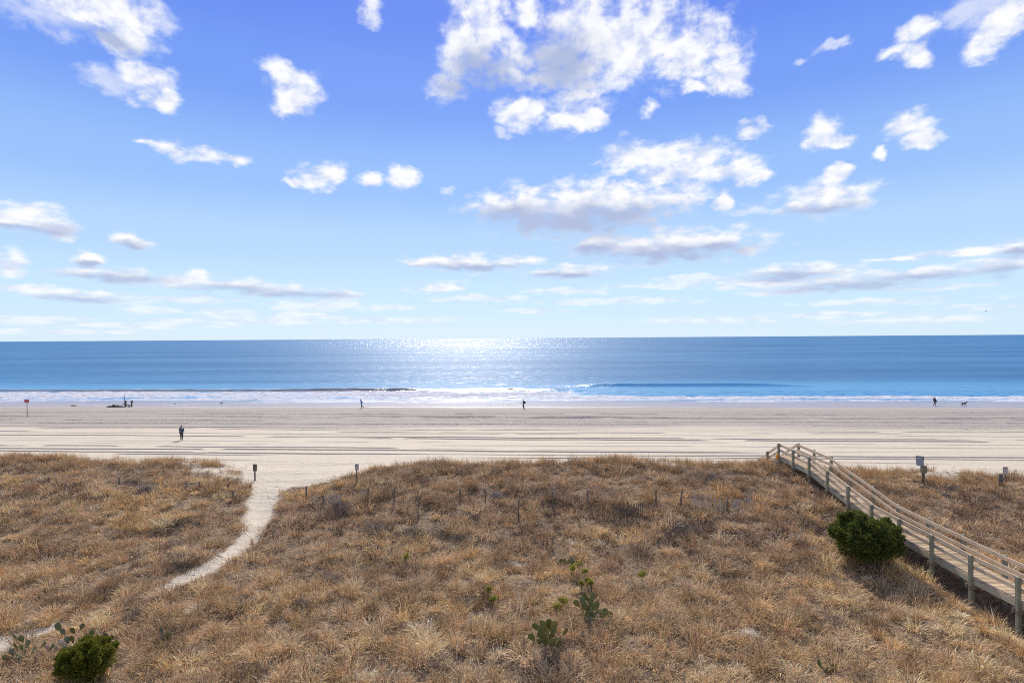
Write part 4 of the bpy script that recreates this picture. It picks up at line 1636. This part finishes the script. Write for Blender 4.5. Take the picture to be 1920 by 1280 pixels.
def person(u, v, yaw, pose, mats, label, hgt=1.72):
    """pose: joints in metres for a 1.72 m figure facing +Y"""
    b = ground_at(u, v)
    J = dict(pelvis=(0, 0, .95), belly=(0, .01, 1.12), chest=(0, .02, 1.32), neck=(0, .04, 1.48), head=(0, .07, 1.575), crown=(0, .06, 1.665))
    J.update(pose)
    E = [[(J['pelvis'], .135), (J['belly'], .135), (J['chest'], .155), (J['neck'], .062), (J['head'], .088), (J['crown'], .075)]]
    h = Vector(J['head'])
    fwd = (Vector((0, 1, 0)) + Vector((0, 0, -.15))).normalized()
    E.append([(J['head'], .088), (tuple(h + fwd * .105 + Vector((0, 0, .0))), .016)])     # nose
    for s in (-1, 1):
        S = 'R' if s > 0 else 'L'
        sh = J.get('sh' + S, (s * .19, .01, 1.41))
        el = J.get('el' + S, (s * .25, -.03, 1.13))
        wr = J.get('wr' + S, (s * .25, .06, .88))
        E.append([(J['chest'], .155), (sh, .075), (el, .056), (wr, .036)])
        E += hand(wr, Vector(wr) - Vector(el), s, .5)
        hp = J.get('hip' + S, (s * .095, 0, .90))
        kn = J.get('kn' + S, (s * .10, .02, .49))
        an = J.get('an' + S, (s * .10, -.02, .09))
        toe = J.get('toe' + S, tuple(Vector(an) + Vector((0, .17, -.05))))
        E.append([(J['pelvis'], .135), (hp, .105), (kn, .075), (an, .052), (toe, .042)])
    ank = [Vector(J.get('an' + S, (s * .10, -.02, .09))) for s, S in ((1, 'R'), (-1, 'L'))]
    wri = [Vector(J.get('wr' + S, (s * .25, .06, .88))) for s, S in ((1, 'R'), (-1, 'L'))]
    hem = J['pelvis'][2] - pose.get('hem', .06)

    def cat(c):
        if c.z > J['neck'][2] + .02:
            return 3
        for w in wri:
            if (c - w).length < .15 and c.z < w.z + .01:
                return 3
        for a in ank:
            if (c - a).length < .16 and c.z < a.z + .06:
                return 2
        if c.z < hem:
            # sleeves hang below the hem
            for w in wri:
                if (c - w).length < .2:
                    return 0
            return 1
        return 0
    o = skin_body('person', E, [mats[0], mats[1], mats[2], M_SKIN], cat, b, yaw, hgt / 1.75)
    tag(o, label, 'person')
    o['_o'] = (0, 0, 0)
    return o, b, J


def child_blob(name, o, mat, parts):
    m = MB()
    for c, ax, ay, az in parts:
        m.blob(c, (ax, 0, 0), (0, ay, 0), (0, 0, az), 12, 8, 0, 1.3, .05)
    me_o = m.build(name, mat, None, True)
    me_o.parent = o
    return me_o


def world_of(o, p):
    return Matrix.Translation(o.location) @ Matrix.Rotation(o.rotation_euler.z, 4, 'Z') @ Matrix.Scale(o.scale.x, 4) @ Vector(p)


C_NAVY = plain('navy jacket', (.035, .045, .085), .8, .25, 6)
C_BLACK = plain('black trousers', (.018, .017, .019), .85, .2, 6)
C_BLUE = plain('blue jacket', (.05, .20, .48), .7, .25, 6)
C_GREY = plain('dark grey coat', (.06, .065, .065), .8, .25, 6)
C_BROWN = plain('brown shoes', (.17, .105, .06), .7, .2, 9)
C_RIM = plain('pale sun rim', (.55, .60, .70), .8, .15, 9)
C_HAIR = plain('dark hair', (.035, .028, .022), .6, .3, 30)
C_GREYP = plain('grey trousers', (.13, .12, .12), .85, .2, 6)

# standing near the rut lines, seen from behind
p1, b, J = person(340.5, 825.5, R(12), dict(head=(-.03, .07, 1.575), crown=(-.04, .07, 1.665), elR=(.245, -.04, 1.14), wrR=(.235, .06, .90), elL=(-.245, -.02, 1.14), wrL=(-.24, .08, .90), anR=(.11, -.16, .12), knR=(.11, -.03, .50), anL=(-.11, .10, .09), knL=(-.105, .10, .49), hem=.16),
                  (C_NAVY, C_BLACK, C_BLACK), 'person in a navy jacket and black trousers standing alone on the mid beach')
child_blob('hair', p1, C_HAIR, [((-.04, .045, 1.64), .095, .10, .10)])
child_blob('hood_or_rim', p1, C_RIM, [((.10, -.10, 1.40), .11, .06, .06)])  # pale blob paints sunlight rimming the right shoulder

# walker in blue, heading left
p2, b, J = person(678, 765.5, R(90), dict(chest=(0, .05, 1.31), neck=(0, .13, 1.45), head=(0, .21, 1.52), crown=(0, .23, 1.60), elR=(.24, -.12, 1.14), wrR=(.22, .0, .92), elL=(-.24, .06, 1.12), wrL=(-.22, .2, .95),
                  knR=(.09, .05, .49), anR=(.09, .03, .09), knL=(-.09, -.10, .50), anL=(-.09, -.42, .22), toeL=(-.09, -.40, .06), hem=.30),
                  (C_BLUE, C_BLACK, C_BROWN), 'person in a long blue jacket walking bent forward along the water')
child_blob('hood_or_rim', p2, C_HAIR, [((0, .19, 1.57), .10, .125, .105)])

# walker with a pack and a pole, heading left
p3, b, J = person(982, 766.5, R(90), dict(chest=(0, .05, 1.32), neck=(0, .09, 1.47), head=(0, .14, 1.56), crown=(0, .15, 1.65), elR=(.24, .05, 1.14), wrR=(.22, .26, 1.05), elL=(-.24, -.08, 1.13), wrL=(-.22, .08, .93),
                  knR=(.09, .17, .52), anR=(.09, .0, .12), knL=(-.09, .02, .49), anL=(-.09, -.16, .10), hem=.18),
                  (C_GREY, C_BLACK, C_BROWN), 'person in a dark grey coat walking along the water with a backpack')
child_blob('hat', p3, C_GREY, [((0, .13, 1.635), .095, .11, .085)])
mm = MB()
q = world_of(p3, (0, -.20, 1.22))
mm.blob(q, (.15, 0, 0), (0, .17, 0), (0, 0, .27), 12, 9, -.15, 2, .12)
mm.tube([q + Vector((-.02, -.14, .2)), q + Vector((-.2, -.15, .18)), q + Vector((-.24, -.15, -.1)), q + Vector((-.05, -.15, -.2))], .018, 6)
mm.tube([q + Vector((-.02, .14, .2)), q + Vector((-.2, .15, .18)), q + Vector((-.24, .15, -.1)), q + Vector((-.05, .15, -.2))], .018, 6)
tag(mm.build('backpack', plain('dark green nylon', (.05, .06, .055), .7, .3, 8), None, True, q), 'dark backpack worn by the walker with the pole', 'backpack')
hnd = world_of(p3, (.22, .30, 1.02))
ft = Vector((hnd.x - .32, hnd.y, b.z + .01))
mm = MB()
mm.tube([hnd + Vector((.02, 0, .1)), hnd, ft], [.018, .012, .009], 6)
mm.tube([hnd + Vector((.025, 0, .13)), hnd + Vector((.005, 0, -.02))], .022, 8)
tag(mm.build('walking_pole', M_METAL, None, True, hnd), 'thin walking pole held by the walker with the backpack', 'pole')

# the dog's companion, facing right
p4, b, J = person(1752.5, 761, R(-90), dict(elR=(.24, .02, 1.13), wrR=(.2, .24, 1.0), elL=(-.25, .04, 1.12), wrL=(-.2, .26, 1.06), knR=(.09, .08, .49), anR=(.09, .12, .09), knL=(-.09, -.02, .50), anL=(-.09, -.16, .11), hem=.12),
                  (C_GREY, C_GREYP, C_BLACK), 'person in dark clothes standing near the black dog at the water edge')
child_blob('hair', p4, C_HAIR, [((0, .03, 1.64), .095, .105, .095)])
mm = MB()
q = world_of(p4, (0, -.19, 1.22))
mm.blob(q, (.12, 0, 0), (0, .16, 0), (0, 0, .25), 12, 9, -.1, 5, .12)
mm.tube([q + Vector((.02, -.13, .18)), q + Vector((.2, -.14, .16)), q + Vector((.2, -.14, -.1))], .018, 6)
tag(mm.build('backpack', plain('slate nylon', (.11, .115, .14), .7, .3, 8), None, True, q), 'grey backpack worn by the person near the dog', 'backpack')
q = world_of(p4, (-.18, .36, .93))
mm = MB()
mm.blob(q + Vector((0, 0, -.02)), (.17, 0, 0), (0, .12, 0), (0, 0, .2), 12, 8, -.3, 7, .15)
mm.tube([q + Vector((-.08, 0, .15)), q + Vector((0, 0, .3)), q + Vector((.08, 0, .15))], .013, 6)
tag(mm.build('shoulder_bag', C_BLACK, None, True, q), 'black bag carried in front by the person near the dog', 'bag')
q = world_of(p4, (.2, .30, .97))
mm = MB()
mm.tube([q + Vector((-.05, 0, -.07)), q + Vector((.3, 0, .32)), q + Vector((.36, 0, .43))], [.014, .012, .012], 6)
mm.blob(q + Vector((.38, 0, .47)), (.045, 0, 0), (0, .04, 0), (0, 0, .045), 8, 6)
tag(mm.build('ball_thrower', C_BLACK, None, True, q), 'thin throwing stick held up by the person near the dog', 'stick')

# dog, facing right (+Y local turned to +X)
b = ground_at(1807.5, 761)
E = [[((0, -.30, .50), .095), ((0, -.12, .50), .10), ((0, .08, .49), .115), ((0, .24, .52), .125), ((0, .36, .62), .08), ((0, .46, .74), .072), ((0, .53, .76), .062), ((0, .62, .735), .04), ((0, .67, .725), .028)]]
E.append([((0, -.30, .50), .095), ((0, -.42, .57), .03), ((0, -.52, .67), .022), ((0, -.57, .78), .014)])
for s in (-1, 1):
    E.append([((0, -.30, .50), .095), ((s * .085, -.30, .42), .085), ((s * .09, -.22, .30), .05), ((s * .09, -.37, .19), .026), ((s * .09, -.35 + s * .06, .04), .024), ((s * .09, -.29 + s * .06, .025), .024)])
    E.append([((0, .24, .52), .125), ((s * .085, .25, .42), .06), ((s * .085, .21 + s * .05, .27), .036), ((s * .085, .23 + s * .07, .13), .024), ((s * .085, .23 + s * .08, .035), .022), ((s * .085, .29 + s * .08, .025), .022)])
    E.append([((0, .46, .74), .072), ((s * .065, .44, .79), .022), ((s * .085, .46, .72), .018)])
M_DOG = plain('black dog coat', (.012, .011, .012), .55, .4, 14)
dog = skin_body('dog', E, [M_DOG], lambda c: 0, b, R(-90), 1.02)
tag(dog, 'black dog with raised tail standing at the water edge facing right', 'dog')


def shore_bird(u, v, yaw, label, s=1.0):
    b = ground_at(u, v)
    m = MB()
    for sgn in (-1, 1):
        m.tube([b + Vector((0, sgn * .03 * s, 0)), b + Vector((.01, sgn * .03 * s, .13 * s))], .008 * s, 5)
    c = b + Vector((0, 0, .2 * s))
    f = Vector((math.cos(yaw), math.sin(yaw), 0))
    sd = Vector((-f.y, f.x, 0))
    m.blob(c, sd * .075 * s, Vector((0, 0, .08 * s)), f * .17 * s + Vector((0, 0, .02)), 10, 8, .2)
    hd = c + f * .15 * s + Vector((0, 0, .12 * s))
    m.tube([c + f * .09 * s + Vector((0, 0, .04 * s)), hd], [.05 * s, .04 * s], 8)
    m.blob(hd, sd * .045 * s, Vector((0, 0, .045 * s)), f * .055 * s, 9, 7)
    m.tube([hd + f * .04 * s, hd + f * .11 * s + Vector((0, 0, -.01))], [.016 * s, .004], 6)
    m.tube([c - f * .12 * s, c - f * .27 * s + Vector((0, 0, .0))], [.04 * s, .012 * s], 6)
    tag(m.build('shore_bird', plain('grey plumage', (.16, .15, .15), .8, .5, 14), None, True, b), label, 'bird', 'birds on the wet sand')


shore_bird(328, 758.5, 3.0, 'small bird on the wet sand right of the timber frame', 1.0)
shore_bird(415, 758.5, .3, 'larger bird on the wet sand left of the blue walker', 1.5)

# a gull far out over the water
c = at(1848.7, 584, 190)
m = MB()
m.blob(c, (.28, 0, 0), (0, .09, 0), (0, 0, .09), 10, 7)
for s in (-1, 1):
    w0, w1, w2 = c + Vector((0, s * .05, .04)), c + Vector((s * .25, s * .35, .30)), c + Vector((s * .55, s * .5, .22))
    for a_, b_ in ((w0, w1), (w1, w2)):
        m.beam(a_, b_, .02, .17 if a_ is w0 else .11, (1, 0, .1), .004)
tag(m.build('gull', plain('gull grey', (.25, .25, .26), .8, .2, 6), None, True, c), 'lone gull flying low above the sea at the right', 'bird')

# helper keys that only the builder needed
for o in bpy.data.objects:
    if '_o' in o:
        del o['_o']
